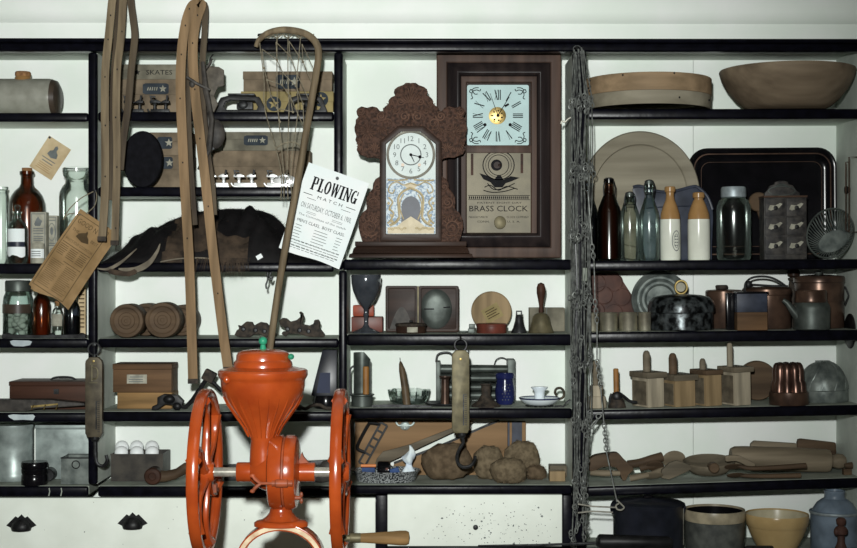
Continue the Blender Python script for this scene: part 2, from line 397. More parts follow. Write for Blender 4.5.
sp('side_panel', 860.2, 880, 40, 700, -.016, BK, white2, .003)
# top rail: two stepped mouldings
o = sp('top_rail', -150, 890, 44, 52, -.022, .02, navy, .005, 44.6, 52.6); sp('rail_moulding', -150, 890, 39.5, 44, -.034, .02, navy, .006, 40.5, 44.6, parent=o)
sp('top_board', -120, 860, 40, 47.5, .021, BK, white2)
# back boards with seams
xs = [-119, 709, 875]
for a, b in zip(xs, xs[1:]): sp('back_board', a+.25, b-.25, 38, 700, BK+.0005, BK+.02, white)
# drawer fronts
d1 = sp('drawer', -105, 375.5, 497.8, 590, -.004, .016, speck, .002)
d2 = sp('drawer', 387.5, 562, 494.6, 546, -.004, .016, speck, .002)
sp('drawer_rail', -110, 376, 590.5, 700, -.008, BK, navy); sp('drawer_post', 376, 387, 494.5, 590, -.010, .02, navy, .003)
sp('drawer_post', 562.4, 571.8, 494.5, 590, -.010, .02, navy, .003); sp('drawer_rail', 387.2, 562.2, 546.4, 590, -.009, .02, navy, .003)
sp('plinth', 376.2, 875, 590.5, 770, -.006, BK, white2)
Fp = F('x', '', None, 428.5, 0, py=274)
def onto(g, name, m, parent, **kw):
    """a part drawn in photo pixels and hung on the shelving"""
    o = g.make(name, m, **kw); o.parent = parent; o.location = Vector(g.f.loc)-OX; return o
for x, y in ((22, 524), (133, 522)):      # cast cup pulls
    g = Fp.g(); out = [(x-15, y+1), (x-9, y-5), (x-6, y-8), (x-3.5, y-6.5), (x, y-10), (x+3.5, y-6.5), (x+6, y-8), (x+9, y-5), (x+15, y+1), (x+9, y+4), (x-9, y+4)]
    g.prism(out, -2.6, -1.5); g.lathe(x, [(9.5, y+6), (10.5, y+3), (9, y-1), (5, y-4.5), (0, y-5)], d=-2.5, seg=20, sd=.75)
    onto(g, 'drawer_pull', black, d1)
g = Fp.g(); g.lax('d', (475.5, -1.4, 527), [(2.6, 0), (2.6, -1.2), (1.6, -1.8), (0, -1.8)], 14); onto(g, 'knob_screw', iron, d2)
g = Fp.g()                                # flaked paint, denser to the lower right
for i in range(170):
    x = 400+R.betavariate(2.2, 1.5)*158; y = 498+R.betavariate(2.0, 1.1)*46; r = R.uniform(.25, .8) if i > 14 else R.uniform(.8, 1.5)
    g.prism([(x+r*R.uniform(.6, 1.2)*math.cos(a), y+r*R.uniform(.5, 1)*math.sin(a)) for a in (0, 1.2, 2.5, 3.8, 5.1)], -1.44, -1.36)
onto(g, 'flaked_paint', greyink, d2, smooth=False)['kind'] = 'stuff'
g = Fp.g()
for i in range(26):
    x = R.uniform(6, 345); y = 500+R.random()*46; r = R.uniform(.25, .7)
    g.prism([(x+r*R.uniform(.6, 1.2)*math.cos(a), y+r*R.uniform(.5, 1.4)*math.sin(a)) for a in (0, 1.2, 2.5, 3.8, 5.1)], -1.44, -1.36)
onto(g, 'flaked_paint', greyink, d1, smooth=False)['kind'] = 'stuff'
for pts in ([(11, 341), (14, 340), (30, 340.4), (33, 341.5), (31, 345), (24, 346.3), (15, 346), (12, 344)], [(9, 415), (14, 414), (24, 414.5), (34, 414.2), (36, 416), (34, 420), (24, 419.4), (15, 419.8), (10, 417)]):
    g = Fp.g(); g.prism(pts, -3.3, -2.9); onto(g, 'bare_patch', baremat, sr)
for x in (50, 62): g = Fp.g(); g.band([(x, 487.5), (x+.6, 491), (x-.4, 495.5)], 1, -3.3, -2.9); onto(g, 'scratch', greyp, sr)

# ---------------------------------------------------------------- clocks
carved = mat('carved_walnut_relief', (76, 54, 44), (44, 31, 25), rough=.6, scale=120, bump=.9, spec=.12, lo=.36, hi=.64, detail=2)  # carved shading put into the colour: noise gives dark recesses, light ridges
def clock_carved():
    f = F('mantel_clock', 'carved walnut mantel clock with scrolled fretwork crest and white octagonal-topped glass door', 'clock', 411, .05, 'M0')
    cx = 411
    L_ = [(406, 84.5), (403.5, 86.5), (398, 88.5), (395, 90.8), (394, 94), (395.5, 97), (391.5, 98.8), (389, 101.5), (389, 105.5), (385.5, 107.8), (383.4, 110.5), (383.4, 113.5), (380.2, 112.2), (377.5, 109),
          (373, 107.8), (367.5, 109.2), (362, 107.8), (358.2, 110), (357, 113), (357.6, 116), (359.2, 118.6), (356.4, 121), (356.2, 125), (355, 128.5), (355.4, 133), (357, 137), (356, 141), (358.4, 146.5), (357.2, 151), (359.5, 155.4), (364, 157),
          (368, 159), (373.5, 158.6), (379, 159.8), (380, 161), (380, 177.5), (376, 179.8), (373.6, 184), (373, 189.5), (369.5, 193.5), (367.2, 198), (366.8, 204), (367.4, 209.5), (362.8, 213.5), (359.8, 219.5), (359, 228), (361, 236), (363, 242)]
    mir = lambda q: [(2*cx-x, y) for x, y in q]
    out = L_+mir(L_)[::-1]
    g = f.g(); op = [(386.5, 238), (386.5, 145), (401.5, 133), (420.5, 133), (435.5, 145), (435.5, 238)]
    # fret plate as two mirrored halves round the door opening
    half = L_+[(386.5, 242), (386.5, 145), (401.5, 133), (411, 133), (411, 84.5)]
    g.prism(half, -13, -8); g.prism(mir(half), -13, -8); plate = g.part('fretwork', carved, .8)
    g = f.g()
    def spiral(x, y, r, turns, s, a0=0):
        n = int(18*turns); g.tube([(x+s*r*(1-.82*i/n)*math.cos(a0+turns*2*PI*i/n), -13.1, y+r*(1-.82*i/n)*math.sin(a0+turns*2*PI*i/n)) for i in range(n+1)], .72, 5)
    for s in (1, -1):
        m = lambda x: cx+s*(x-cx)
        for k in range(16):
            a = 2*PI*k/16; r1 = 10.5 if k % 4 == 0 else 8; X, Y = m(368.5), 133
            g.tube([(X+2.6*math.cos(a), -13.2, Y+2.6*math.sin(a)), (X+6*math.cos(a), -13.6, Y+6*math.sin(a)), (X+r1*math.cos(a), -13, Y+r1*math.sin(a))], [.35, .75, .2], 5)
        g.ell(m(368.5), -13.1, 133, 1.8, 1, 1.8, 10, 6)
        spiral(m(381.5), 117.5, 5, 1.6, s); spiral(m(361.5), 113, 3.6, 1.5, s); spiral(m(388.5), 125, 6.5, 1.5, s, 1.2); spiral(m(401), 103, 4, 1.4, s); spiral(m(404.5), 118, 5, 1.5, -s, 2); spiral(m(396), 112, 3.4, 1.3, s)
        spiral(m(370.5), 228, 9, 1.9, s, .5); spiral(m(374.5), 203, 6, 1.6, s, 1); spiral(m(378), 188, 4, 1.4, s)
        for k in range(7):
            a = math.radians(150+k*28); X, Y = m(371), 228; g.tube([(X+s*3.5*math.cos(a)*1.8, -13.1, Y+7*math.sin(a)), (X+s*10.5*math.cos(a), -13.1, Y+11.5*math.sin(a))], [.9, .3], 5)
        for k in range(6):
            a = math.radians(-160+k*26); g.tube([(m(389)+s*4*math.cos(a), -13.1, 116+4*math.sin(a)), (m(389)+s*7.5*math.cos(a), -13.1, 116+9*math.sin(a))], [.4, .8], 5)
        for k in range(5):
            t = k/4; X, Y = m(399-t*0), 128+t*0
            a = math.radians(-95-k*17); g.tube([(cx+s*1.5*math.cos(a)*-1, -13.1, 104), (cx+s*4*abs(math.cos(a))*1.5, -13.3, 98+k*1.5), (cx+s*(3+2.4*k), -13.1, 89.5+k*2.6)], [.3, .8, .4], 5)
        for X0_, Y0_, rr0, a0, a1, nn in ((m(381), 128, 8, 20, 110, 5), (m(363), 121, 5, 200, 330, 5), (m(375), 150, 6, 200, 340, 6), (m(362), 146, 5, 120, 260, 5), (m(392), 108, 6, 180, 290, 5), (m(375), 215, 6, 10, 160, 6), (m(380), 196, 5, 10, 150, 5), (m(369), 238, 4, 190, 350, 5)):
            for k in range(nn):
                a = math.radians(a0+(a1-a0)*k/(nn-1)); g.tube([(X0_+s*1.5*math.cos(a), -13.1, Y0_+1.5*math.sin(a)), (X0_+s*rr0*.6*math.cos(a+.15), -13.5, Y0_+rr0*.6*math.sin(a+.15)), (X0_+s*rr0*math.cos(a), -13.1, Y0_+rr0*math.sin(a))], [.35, .8, .25], 5)
        for k in range(9): g.tube([(m(360.5+k*2), -13.1, 152+1.4*math.sin(k)), (m(361.6+k*2), -13.1, 149.5)], .55, 5)
        g.tube(d3(spline([(m(384), 159), (m(384), 143), (m(400), 130), (m(411), 128.6)], 5), -13.1), .6, 5)
    for x, y in ((411, 112.4), (406.5, 113.4), (415.5, 113.4), (408.8, 116.3), (413.2, 116.3)): g.ell(x, -13.2, y, 1.9, 1.1, 1.7, 10, 6)
    g.tube([(411, -13.1, 89), (411, -13.4, 101), (411, -13.1, 109)], [.4, 1, .5], 5)
    g.part('carving', litwood, parent=plate)
    g = f.g(); g.box(383, 439, 150, 241.8, -7.9, 4); g.prism([(383, 149.9), (383, 146), (401, 130), (421, 130), (439, 146), (439, 149.9)], -7.9, 4); g.part('case', walnut2, .6)
    g = f.g(); g.box(356, 466, 241.9, 246.5, -20, 4); g.rings([[(x, d, y) for x, d in ((411-hw, -20-e), (411+hw, -20-e), (411+hw, 5), (411-hw, 5))] for hw, e, y in ((54, -1, 246.5), (56.5, 1.5, 249), (57.5, 2.5, 253.5), (60.5, 4.5, 254.5), (61, 5, 258))])
    g.part('base', walnut2, .5)
    g = f.g(); po = [(380.5, 241.5), (380.5, 143), (398.5, 127.5), (423.5, 127.5), (441.5, 143), (441.5, 241.5)]; pi = [(386.5, 234.5), (386.5, 145.5), (401.5, 133.2), (420.5, 133.2), (435.5, 145.5), (435.5, 234.5)]
    g.ring(po, pi, -16.5, -13.7); door = g.part('door', walnut2, .7)
    g = f.g(); g.prism([(x, y) for x, y in pi], -14.2, -13.9); g.part('door_glass', dialw, parent=door)
    g = f.g(); g.prism([(386.8, 234.2), (386.8, 179.5), (435.2, 179.5), (435.2, 234.2)], -14.5, -14.25); tb = g.part('decorated_tablet', mirrorb, parent=door)
    g = f.g()
    def sc(pts, r=.75): g.tube(d3(spline(pts, 6), -14.6), r, 5)
    for s in (1, -1):
        m = lambda x: cx+s*(x-411)
        sc([(m(411), 184), (m(404), 186), (m(397), 183), (m(391), 186), (m(389), 192), (m(393), 194), (m(395), 190)]); sc([(m(411), 189), (m(404), 192), (m(399), 198), (m(399), 208), (m(400), 218)], 1.3)
        sc([(m(389), 198), (m(393), 203), (m(390), 209), (m(394), 214), (m(391), 221), (m(388), 224)], 1.0); sc([(m(400), 218), (m(396), 223), (m(390), 226)], 1.5); sc([(m(408), 180.5), (m(398), 181.5), (m(388), 181)], .9)
        sc([(m(404), 195), (m(400.5), 203), (m(401), 212), (m(404), 220)], .7)
        for k in range(6): g.ell(m(390+k*3), -14.6, 229+.8*math.sin(k*2), 1.9, .35, 1.2, 8, 5)
        for k in range(4): g.ell(m(389+k*1.2), -14.6, 204+k*6, 1.4, .35, 1.6, 8, 5)
    g.prism([(388, 234), (388, 228), (397, 227), (403, 222), (411, 217), (419, 222), (425, 227), (434, 228), (434, 234)], -14.65, -14.5)
    g.prism(arc(411, 186.5, 6, 3, 0, 360, 14)[:-1], -14.6, -14.5); g.part('gilt_scrollwork', gilt, parent=tb)
    g = f.g(); g.prism([(401.5, 224)]+arc(411, 208, 9.3, 11, 180, 360, 14)+[(420.5, 224), (411, 217.2)], -14.62, -14.5); g.part('arched_view', slate, parent=tb)
    g = f.g(); g.lax('d', (411, -14.3, 156), [(24.2, 0), (24.2, -1.6), (22.6, -2.2), (21.6, -1.4), (21.6, 0)], 40, False); bz = g.part('bezel', steel, parent=door)
    g = f.g(); g.lax('d', (411, -14.3, 156), [(21.6, 0), (21.6, -.5), (0, -.5)], 40); dl = g.part('dial', dialw, parent=door)
    g = f.g()
    for i in range(12):
        a = PI*2*(i+1)/12; g.text(str(i+1), 411+16*math.sin(a), 156-16*math.cos(a), 5, -14.95, ang=0)
    g.ring(circ(411, 156, 10.6, n=32), circ(411, 156, 9.5, n=32), -14.95, -14.85)
    g.part('numerals', greyink, parent=dl)
    g = f.g(); g.band([(411, 156), (424, 159)], [1, .6], -15.6, -15.2); g.prism(circ(420, 158.2, 1.7, n=10), -15.6, -15.2); g.band([(411, 156), (414.5, 163.5)], [1.2, .6], -15.3, -15.05); g.prism(circ(411, 156, 1.5, n=12), -15.8, -15)
    g.part('hands', ink, parent=dl)
    g = f.g()
    for x in (403, 419.5): g.prism(circ(x, 166, 1.7, n=10), -15.1, -14.9)
    g.part('winding_holes', tanglaze, parent=dl)
clock_carved()

def frame_sweep(g, x0, x1, y0, y1, prof):
    """mitred frame; prof = (inset, depth)"""
    g.rings([[(a, d, b) for a, b in ((x0+i, y0+i), (x1-i, y0+i), (x1-i, y1-i), (x0+i, y1-i))] for i, d in prof], False, False)
def clock_ogee():
    f = F('wall_clock', 'tall rectangular clock in a dark ogee frame with pale blue square dial and printed tablet', 'clock', 498, .15, 'M0')
    g = f.g(); g.box(437.5, 559.5, 54.6, 258, -8, 30); g.part('case', walnut2)
    g = f.g(); frame_sweep(g, 436.5, 560, 54, 258, [(0, -7.9), (0, -12), (1, -13), (9.5, -13), (10.5, -12)]); frame = g.part('outer_frame', rose, .3)
    g = f.g(); prof = [(10.5, -12)]
    for k in range(13):
        t = k/12; prof.append((11+t*13.5, -14.5-7*math.sin(t*PI*.62) if t < .8 else -14.5-7*math.sin(.8*PI*.62)+(t-.8)*34))
    frame_sweep(g, 436.5, 560, 54, 258, prof); g.part('ogee_moulding', ogeeb, ang=60, parent=frame)
    g = f.g(); frame_sweep(g, 459.5, 537, 77.5, 240, [(0, -8.1), (0, -13.5), (.8, -14.5), (6, -14.5), (7, -13), (7, -8.1)]); g.box(466, 530.6, 146.5, 154, -14.3, -8.1); door = g.part('door', rose, .4)
    g = f.g(); g.prism(rrect(466.8, 528, 86.5, 146.6, 2), -11.5, -10); dl = g.part('dial', dialblue)
    cx, cy = 497.3, 117
    g = f.g()
    for i, ro in enumerate('XII I II III IIII V VI VII VIII IX X XI'.split()):
        a = 2*PI*i/12; sq = 24 if i % 3 == 0 else 25.5; wd = 0
        chars = [(c, 3.2 if c in 'XV' else 1.7) for c in ro]; tot = sum(q for _, q in chars); x = -tot/2
        g.at(cx+sq*.83*math.sin(a), cy-sq*.86*math.cos(a), math.degrees(a))
        for c, q in chars:
            m = x+q/2; x += q
            if c == 'I': g.band([(m, -5), (m, 5)], .9, -11.9, -11.6)
            elif c == 'V': g.band([(m-1.2, -5), (m, 5)], .9, -11.9, -11.6); g.band([(m+1.2, -5), (m, 5)], .4, -11.9, -11.6)
            else: g.band([(m-1.3, -5), (m+1.3, 5)], 1, -11.9, -11.6); g.band([(m+1.3, -5), (m-1.3, 5)], .4, -11.9, -11.6)
        g.T = None
    for sx in (-1, 1):
        for sy in (-1, 1):
            X, Y = cx+sx*25, cy+sy*24.5
            for q in ([(0, 0), (2, 1.5), (3, -1), (1, -2)], [(0, 0), (-4, 1), (-7, 0), (-8, 2)], [(0, 0), (1, -4), (0, -7), (2, -8)], [(0, 0), (-2, -3), (-5, -3)], [(1, 1), (-2, 3), (-6, 3.2)]): g.tube(d3(spline([(X+sx*x, Y+sy*y) for x, y in q], 4), -11.6), .42, 4)
    g.part('roman_numerals', ink, parent=dl)
    g = f.g(); g.lax('d', (cx-.5, -11.4, 117), [(8.6, 0), (8.6, -.5), (5, -1.2), (0, -1.2)], 24)
    for k in range(6): g.ell(cx-.5+5.4*math.cos(k*PI/3), -12, 117+5.4*math.sin(k*PI/3), 1.6, .6, 1.6, 8, 6)
    g.part('brass_centre', brass, parent=dl)
    g = f.g()
    for k in range(7): a = k*.9+.4; g.prism(circ(cx-.5+4.8*math.cos(a), 117+4.8*math.sin(a), 1.1, .8, 8), -12.8, -12.5)
    for x in (484.5, 509.5): g.prism(circ(x, 126, 1.7, n=10), -11.9, -11.6)
    g.part('winding_holes', ink, parent=dl)
    g = f.g(); g.band([(cx, 117), (508.5, 98.5)], [.9, .5], -13.6, -13.3); g.band([(504, 108), (508, 105.5)], 2, -13.6, -13.3); g.band([(cx, 117), (489.5, 95)], [.7, .4], -13.2, -12.95); g.prism(circ(cx, 117, 1.6, n=10), -14, -12.8)
    g.part('hands', ink, parent=dl)
    g = f.g(); g.box(466.6, 529.8, 154, 233.5, -11, -9); tb = g.part('tablet', tablet)
    g = f.g(); d = -11.35
    g.ring(circ(498, 166, 16, 15, 30), circ(498, 166, 15, 14, 30), d, d+.2); g.ring(circ(498, 166, 10.5, n=30), circ(498, 166, 9.8, n=30), d, d+.2); g.ring(circ(498, 166, 13, 12.4, 30), circ(498, 166, 12.6, 12, 30), d, d+.2)
    g.prism(circ(496, 166, 5.6, n=20), d-.2, d+.2)
    g.prism([(479, 174), (487, 176.5), (494, 180), (497, 176), (500, 176), (503, 180.5), (510, 177), (519, 178.5), (511, 182), (505, 184), (502, 188), (494, 188), (490, 183), (483, 180)], d, d+.2)
    for q in ([(484, 188), (490, 186), (498, 191), (506, 187), (517, 190)], [(483, 191), (492, 193), (504, 192), (514, 189)], [(487, 184), (493, 190), (503, 189), (514, 184)]): g.tube(d3(spline(q, 4), d+.1), .45, 4)
    for k in range(30): g.box(468.5+k*2, 469.7+k*2, 197, 199.4, d, d+.2)
    g.box(468, 529, 195.8, 196.4, d, d+.2); g.box(468, 529, 200, 200.5, d, d+.2)
    g.text('BRASS CLOCK', 498, 209, 5.6, d, 58); g.text('PATENT EIGHT DAY', 499, 203.3, 1.7, d, 44); g.text('MANUFACTURED BY', 478, 217.5, 2, d, 19); g.text('CLOCK COMPANY', 517, 217.5, 2, d, 22); g.text('U. S. A.', 513, 222, 1.9, d, 13); g.text('CONN.', 483, 222, 1.9, d, 12)
    g.part('printed_tablet', ink, parent=tb)
    g = f.g(); g.lax('d', (496.5, -11.4, 166), [(3.4, 0), (3.4, -.5), (0, -.5)], 16); g.ell(499, -12.2, 166, 1.6, .6, 1.4, 8, 6); g.part('pendulum_opening', walnut2, parent=tb)
    g = f.g(); g.lax('d', (499.5, -11.4, 223), [(6, 0), (5.6, -.9), (3, -1.6), (0, -1.8)], 22, sy=1.1); g.part('pendulum_bob', bronze)
    g = f.g(); g.box(470.5, 473, 154.5, 176, -11.6, -11.1); g.box(519.8, 522.4, 154.5, 174, -11.6, -11.1); g.part('weight_cord', walnut)
clock_ogee()

# ---------------------------------------------------------------- red mill
def mill():
    f = F('coffee_mill', 'orange-red cast iron coffee mill with two spoked flywheels and a lidded hopper', 'coffee mill', 268, -.8, py=274+ZC/scale_at(-.8))
    W = 1/.809        # this near the camera things stand closer: depth in the same photo pixels
    g = f.g(); cx = 263
    g.lathe(cx, [(0, 478), (14, 478), (13.5, 464), (13, 452), (12, 440), (14, 433), (19, 425), (27, 414), (35, 403), (40, 394), (41.8, 386), (42, 381), (42.2, 379.5), (43.5, 377.5), (44.8, 375), (44.6, 371), (43, 369.3), (40, 369), (30, 366.5)], seg=48)
    hop = g.part('hopper', redp)
    g = f.g()
    for k in range(24):
        a = 2*PI*k/24; pr = [(15.2, 436), (20, 426.3), (27.8, 415), (35.6, 404), (40.2, 395.5)]
        g.tube([(cx+r*math.cos(a), r*math.sin(a), y) for r, y in pr], [.5, .7, .9, .8, .2], 5)
    g.part('fluting', redp, parent=hop)
    g = f.g()
    for x, y, h in ((258, 409, 9), (268, 405, 12), (262, 418, 6), (274, 420, 8), (249, 402, 7), (254, 424, 9), (267, 425, 6)):
        rr = 29 - (y-410)*.75; dd = -math.sqrt(max(rr*rr-(x-cx)**2, 1)); g.band([(x, y-h/2, 0), (x+.4, y+h/2, 7*h/12)], [1.6, .8], dd-2.2, dd-.2)
    g.part('worn_scratch', iron, parent=hop)
    g = f.g(); g.lathe(cx, [(29.5, 368), (29.5, 364.5), (28.8, 362), (27.6, 360.4), (26.8, 359.6), (26.4, 355), (25, 352.4), (21, 350.6), (12, 349.4), (0, 349)], seg=44); lid = g.part('lid', redp)
    g = f.g(); g.lathe(263, [(0, 349.4), (3.4, 349.2), (2.8, 346.5), (2.4, 344.8)], seg=16); g.ell(263, 0, 341, 4.4, 4.4, 4.4, 18, 12); g.part('knob', green, parent=lid); g = f.g(); g.ell(291.6, -6, 356.3, 3.2, 3.2, 3, 14, 10); g.part('latch_knob', green, parent=lid)
    g = f.g(); g.ell(231, -31, 377.5, 3.8, 3, 4, 12, 8); g.part('boss', redp, parent=hop)
    # grinding body on the shaft
    cy = 472
    g = f.g(); g.lax('x', (0, 0, cy), [(0, 237), (9.3, 237), (9.8, 238), (9.8, 251), (12, 253), (17, 262), (20, 270), (21, 273), (0, 273)], 36); g.lathe(281, [(9, 480), (12, 494), (11.5, 502), (10.5, 507), (11.5, 512), (15, 516.5), (19, 519.4), (0, 520)], seg=32); body = g.part('grinder_body', redp)
    g = f.g(); g.lax('x', (0, 0, cy), [(0, 269.5), (32, 269.5), (35.5, 271), (37, 274), (37, 283.5), (34.6, 284.2), (34.6, 286), (37, 286.8), (37, 294), (35, 297), (30, 298.6), (12, 299), (9.6, 300), (9.6, 315), (0, 315)], 48); drum = g.part('burr_housing', redp)
    g = f.g(); g.lax('x', (0, 0, cy), [(35.3, 284.3), (35.3, 285.9)], 48, False); g.prism([(299, 461), (302, 452), (304, 457), (309, 462.5), (299, 463)], -3, 3); g.part('seam', redworn, parent=drum)
    g = f.g(); g.lax('x', (0, -36.5, 478), [(0, 276), (3, 276), (3, 279), (4.2, 280), (4.2, 291), (3, 292), (3, 296), (0, 296)], 12); g.tube([(264, -36.5, 478), (276, -36.5, 478)], 1.5, 8)
    g.tube(d3(spline([(265, 478), (260, 474), (257, 470)], 3), -36.5), [1.6, 2, 1.4], 6); g.tube(d3(spline([(265, 478), (260, 482), (257, 486)], 3), -36.5), [1.6, 2, 1.4], 6); g.ell(257, -36.5, 470.5, 2.6, 1.5, 2, 8, 6); g.ell(257, -36.5, 485.5, 2.6, 1.5, 2, 8, 6)
    g.part('wing_bolt', redworn, parent=drum)
    g = f.g(); g.lax('x', (0, -24, 494), [(2.2, 296), (2.2, 303), (0, 303)], 10); g.ell(303.5, -24, 491, 1.8, 1.4, 3, 8, 6); g.ell(303.5, -24, 497, 1.8, 1.4, 3, 8, 6); g.part('wing_nut', redworn, parent=drum)
    g = f.g(); g.lax('x', (0, 0, cy), [(4.8, 205), (4.8, 340)], 16); shaft = g.part('shaft', steel)
    # arched stand down to the floor
    g = f.g(); g.lathe(281, [(27, 526), (27, 522.5), (24, 520.4), (18, 519.4), (0, 519)], seg=36, sd=.55)
    top = arc(281, 560, 44, 36, 180, 360, 20)
    g.rings([[(281+(44-e)*c, d, 560-(38-e)*s_) for e, d in ((0, -12), (7, -12), (7, 12), (0, 12))] for c, s_ in [(-math.cos(PI*i/20), max(0, math.sin(PI*i/20))) for i in range(21)]])
    zf = f.py-.3
    for s in (-1, 1): g.rings([[(281+s*(40.5+e)+a, b, y) for a, b in ((-w_, -dd), (w_, -dd), (w_, dd), (-w_, dd))] for y, e, w_, dd in ((559, 0, 3.5, 12), (640, 4, 5, 15), (760, 12, 6, 22), (zf-8, 26, 8, 32))]); g.box(281+s*66-16, 281+s*66+16, zf-8.2, zf, -40, 40)
    st = g.part('stand', redp, .5)
    g = f.g(); g.rings([[(281+(44.02-e)*c, d, 560-(38.02-e)*s_) for e, d in ((1.4, -12.35), (5.6, -12.35), (5.6, -11.9), (1.4, -11.9))] for c, s_ in [(-math.cos(PI*i/20), max(0, math.sin(PI*i/20))) for i in range(21)]]); g.part('worn_edge', cream, parent=st)
    for X, nm in ((205.5, -1), (340.5, 1)):
        g = f.g(); Rr = 83*1.0
        g.lax('x', (X, 0, cy), [(Rr-7, -5.2), (Rr-1.5, -5.6), (Rr, -4), (Rr+.3, 0), (Rr, 4), (Rr-1.5, 5.6), (Rr-7, 5.2), (Rr-9, 2.5), (Rr-9, -2.5), (Rr-7, -5.2)], 72, False)
        wheel = g.part('flywheel', redp, ang=50)
        g = f.g(); g.lax('x', (X, 0, cy), [(0, -9), (8.5, -9), (10, -7), (10, 7), (8.5, 9), (0, 9)], 24); hb = g.part('hub', redp, parent=wheel)
        for k in range(6):
            a = 2*PI*k/6+.25; pts = []
            for t in (0, .15, .35, .55, .75, .9, 1): r = 8+t*67; b = a+.42*math.sin(t*PI*.9)-.1*t; pts.append((X, r*math.cos(b), cy+r*math.sin(b)))
            g = f.g(); g.tube(pts, [6, 4.6, 4, 3.8, 4.2, 5.6, 8], 8, flat=.7); g.part('spoke', redp, parent=wheel)
        if nm > 0:
            g = f.g(); a = math.radians(90); y = cy+66
            g.tube([(X, 0, y), (X+12, 0, y)], 3.2, 10); g.lax('x', (0, 0, y), [(0, 350), (4.8, 350), (5.2, 352), (5, 360), (4.8, 361), (0, 361)], 16); g.part('handle_ferrule', bronze, parent=wheel)
            g = f.g(); g.lax('x', (0, 0, y), [(0, 360.8), (4.8, 360.8), (5, 366), (5.6, 376), (6.6, 390), (7.4, 400), (7.4, 406), (6, 409), (0, 410)], 20); g.part('handle', boxwood2, parent=wheel)
        else:
            g = f.g(); g.box(214, 217, 484, 492, -4, 4); g.part('set_screw', redworn, parent=wheel)
mill()

# ---------------------------------------------------------------- things hung in front
CEIL = 274-(3.0-ZC)/scale_at(-.1)
def strips(name, label, specs, hang, extra=None):
    f = F(name, label, 'wooden hoop', hang[0], -.1, py=240)
    for nm, pts, wd, d0, d1, m in specs:
        g = f.g(); g.band(spline(pts, 5), wd, d0, d1); o = g.part(nm, m, .5)
        if nm == 'bent_strip':
            g = f.g(); q = spline(pts, 5)
            for i in range(8, len(q)-2, 6):
                x, y = q[i][:2]; g.prism(circ(x+R.uniform(-1, 1), y, .7, 1, 8), d0-.4, d0+.05)
            g.part('nail_holes', ink, parent=o)
            if pts[-1][1] > 200:
                (xa, ya), (xb, yb) = q[-2][:2], q[-1][:2]; g = f.g(); g.band([(xb-(xb-xa)*.15, yb-4.5), (xb, yb+.4)], wd+.6 if not isinstance(wd, list) else wd[-1]+.6, d0-.5, d1+.5); g.part('iron_tip', rust, parent=o)
    if extra: extra(f)
    g = f.g(); x, y = hang; g.tube([(x, 0, y), (x, 0, CEIL+3), ], .5, 6); g.lax('d', (x, 0, 0), [(0, 0)], 3) if False else None; g.box(x-2.5, x+2.5, CEIL+.3, CEIL+3, -2.5, 2.5); g.part('hanging_wire', iron)
    return f
strips('bent_wood_hoop', 'weathered bent wood strips hanging at left, their ends before the browned almanac', [
    ('bent_strip', [(124, -34), (117, -20), (113, 0), (111, 20), (109, 40), (106, 70), (105.5, 110), (105.8, 150), (105.5, 195), (102.5, 241)], [8]*1+[8]*45, -3.5, -1, oakgrey),
    ('bent_strip', [(127, -34), (124.5, -18), (124, 0), (121.5, 40), (118, 70), (117, 110), (118, 150), (117, 195), (115.5, 245)], 7.5, -4.5, -2, oakgrey),
    ('rear_strip', [(128, -34), (130, -18), (130.5, 0), (133, 20), (134.5, 38), (131, 70), (128, 105), (123, 140), (120, 170)], 7, 0, 3, oakdark),
    ('rear_strip', [(126, -33), (119, -10), (118, 10), (115, 45), (112, 90), (111.5, 150), (110, 200)], 5, 1.5, 4, oakdark)], (126, -33))
def leatherties(f):
    g = f.g(); g.tube([(188, -6, 78), (197, -6.5, 84), (210, -2, 90)], 1.6, 6); g.ell(193, -5, 84, 3.2, 2, 4.5, 10, 8); g.tube([(203, -2, 62), (206, -2, 90), (212, -1, 120), (209, -1, 150), (199, -1, 170)], [2, 3, 2.5, 3, 2], 8); g.part('leather_tie', leather)
strips('bent_wood_hoop', 'long brown bent wood strips hanging at the skate boxes, reaching down behind the mill hopper', [
    ('bent_strip', [(201, 4.5), (194, 5), (189, 14), (185, 30), (182, 55), (181, 90), (183, 140), (186, 200), (190, 270), (193.5, 383)], 9.5, -3.5, -.5, oak),
    ('bent_strip', [(199, 3.5), (202, 6), (196, 25), (193.5, 50), (195.5, 90), (200, 130), (206, 180), (213.5, 250), (222, 320), (229, 371)], 9.5, -5, -2, oak),
    ('rear_strip', [(200, 3.5), (205, 6), (204.5, 30), (202, 72), (203, 110)], 6, 0, 3, oakdark),
    ('rear_strip', [(196, 8), (190, 50), (188.5, 110), (191, 170), (195, 225)], 5, .5, 3, oakdark),
    ('rear_strip', [(203, 110), (207, 150), (212, 185), (214, 215)], 6, .5, 3, oakdark)], (200, 3.5), leatherties)

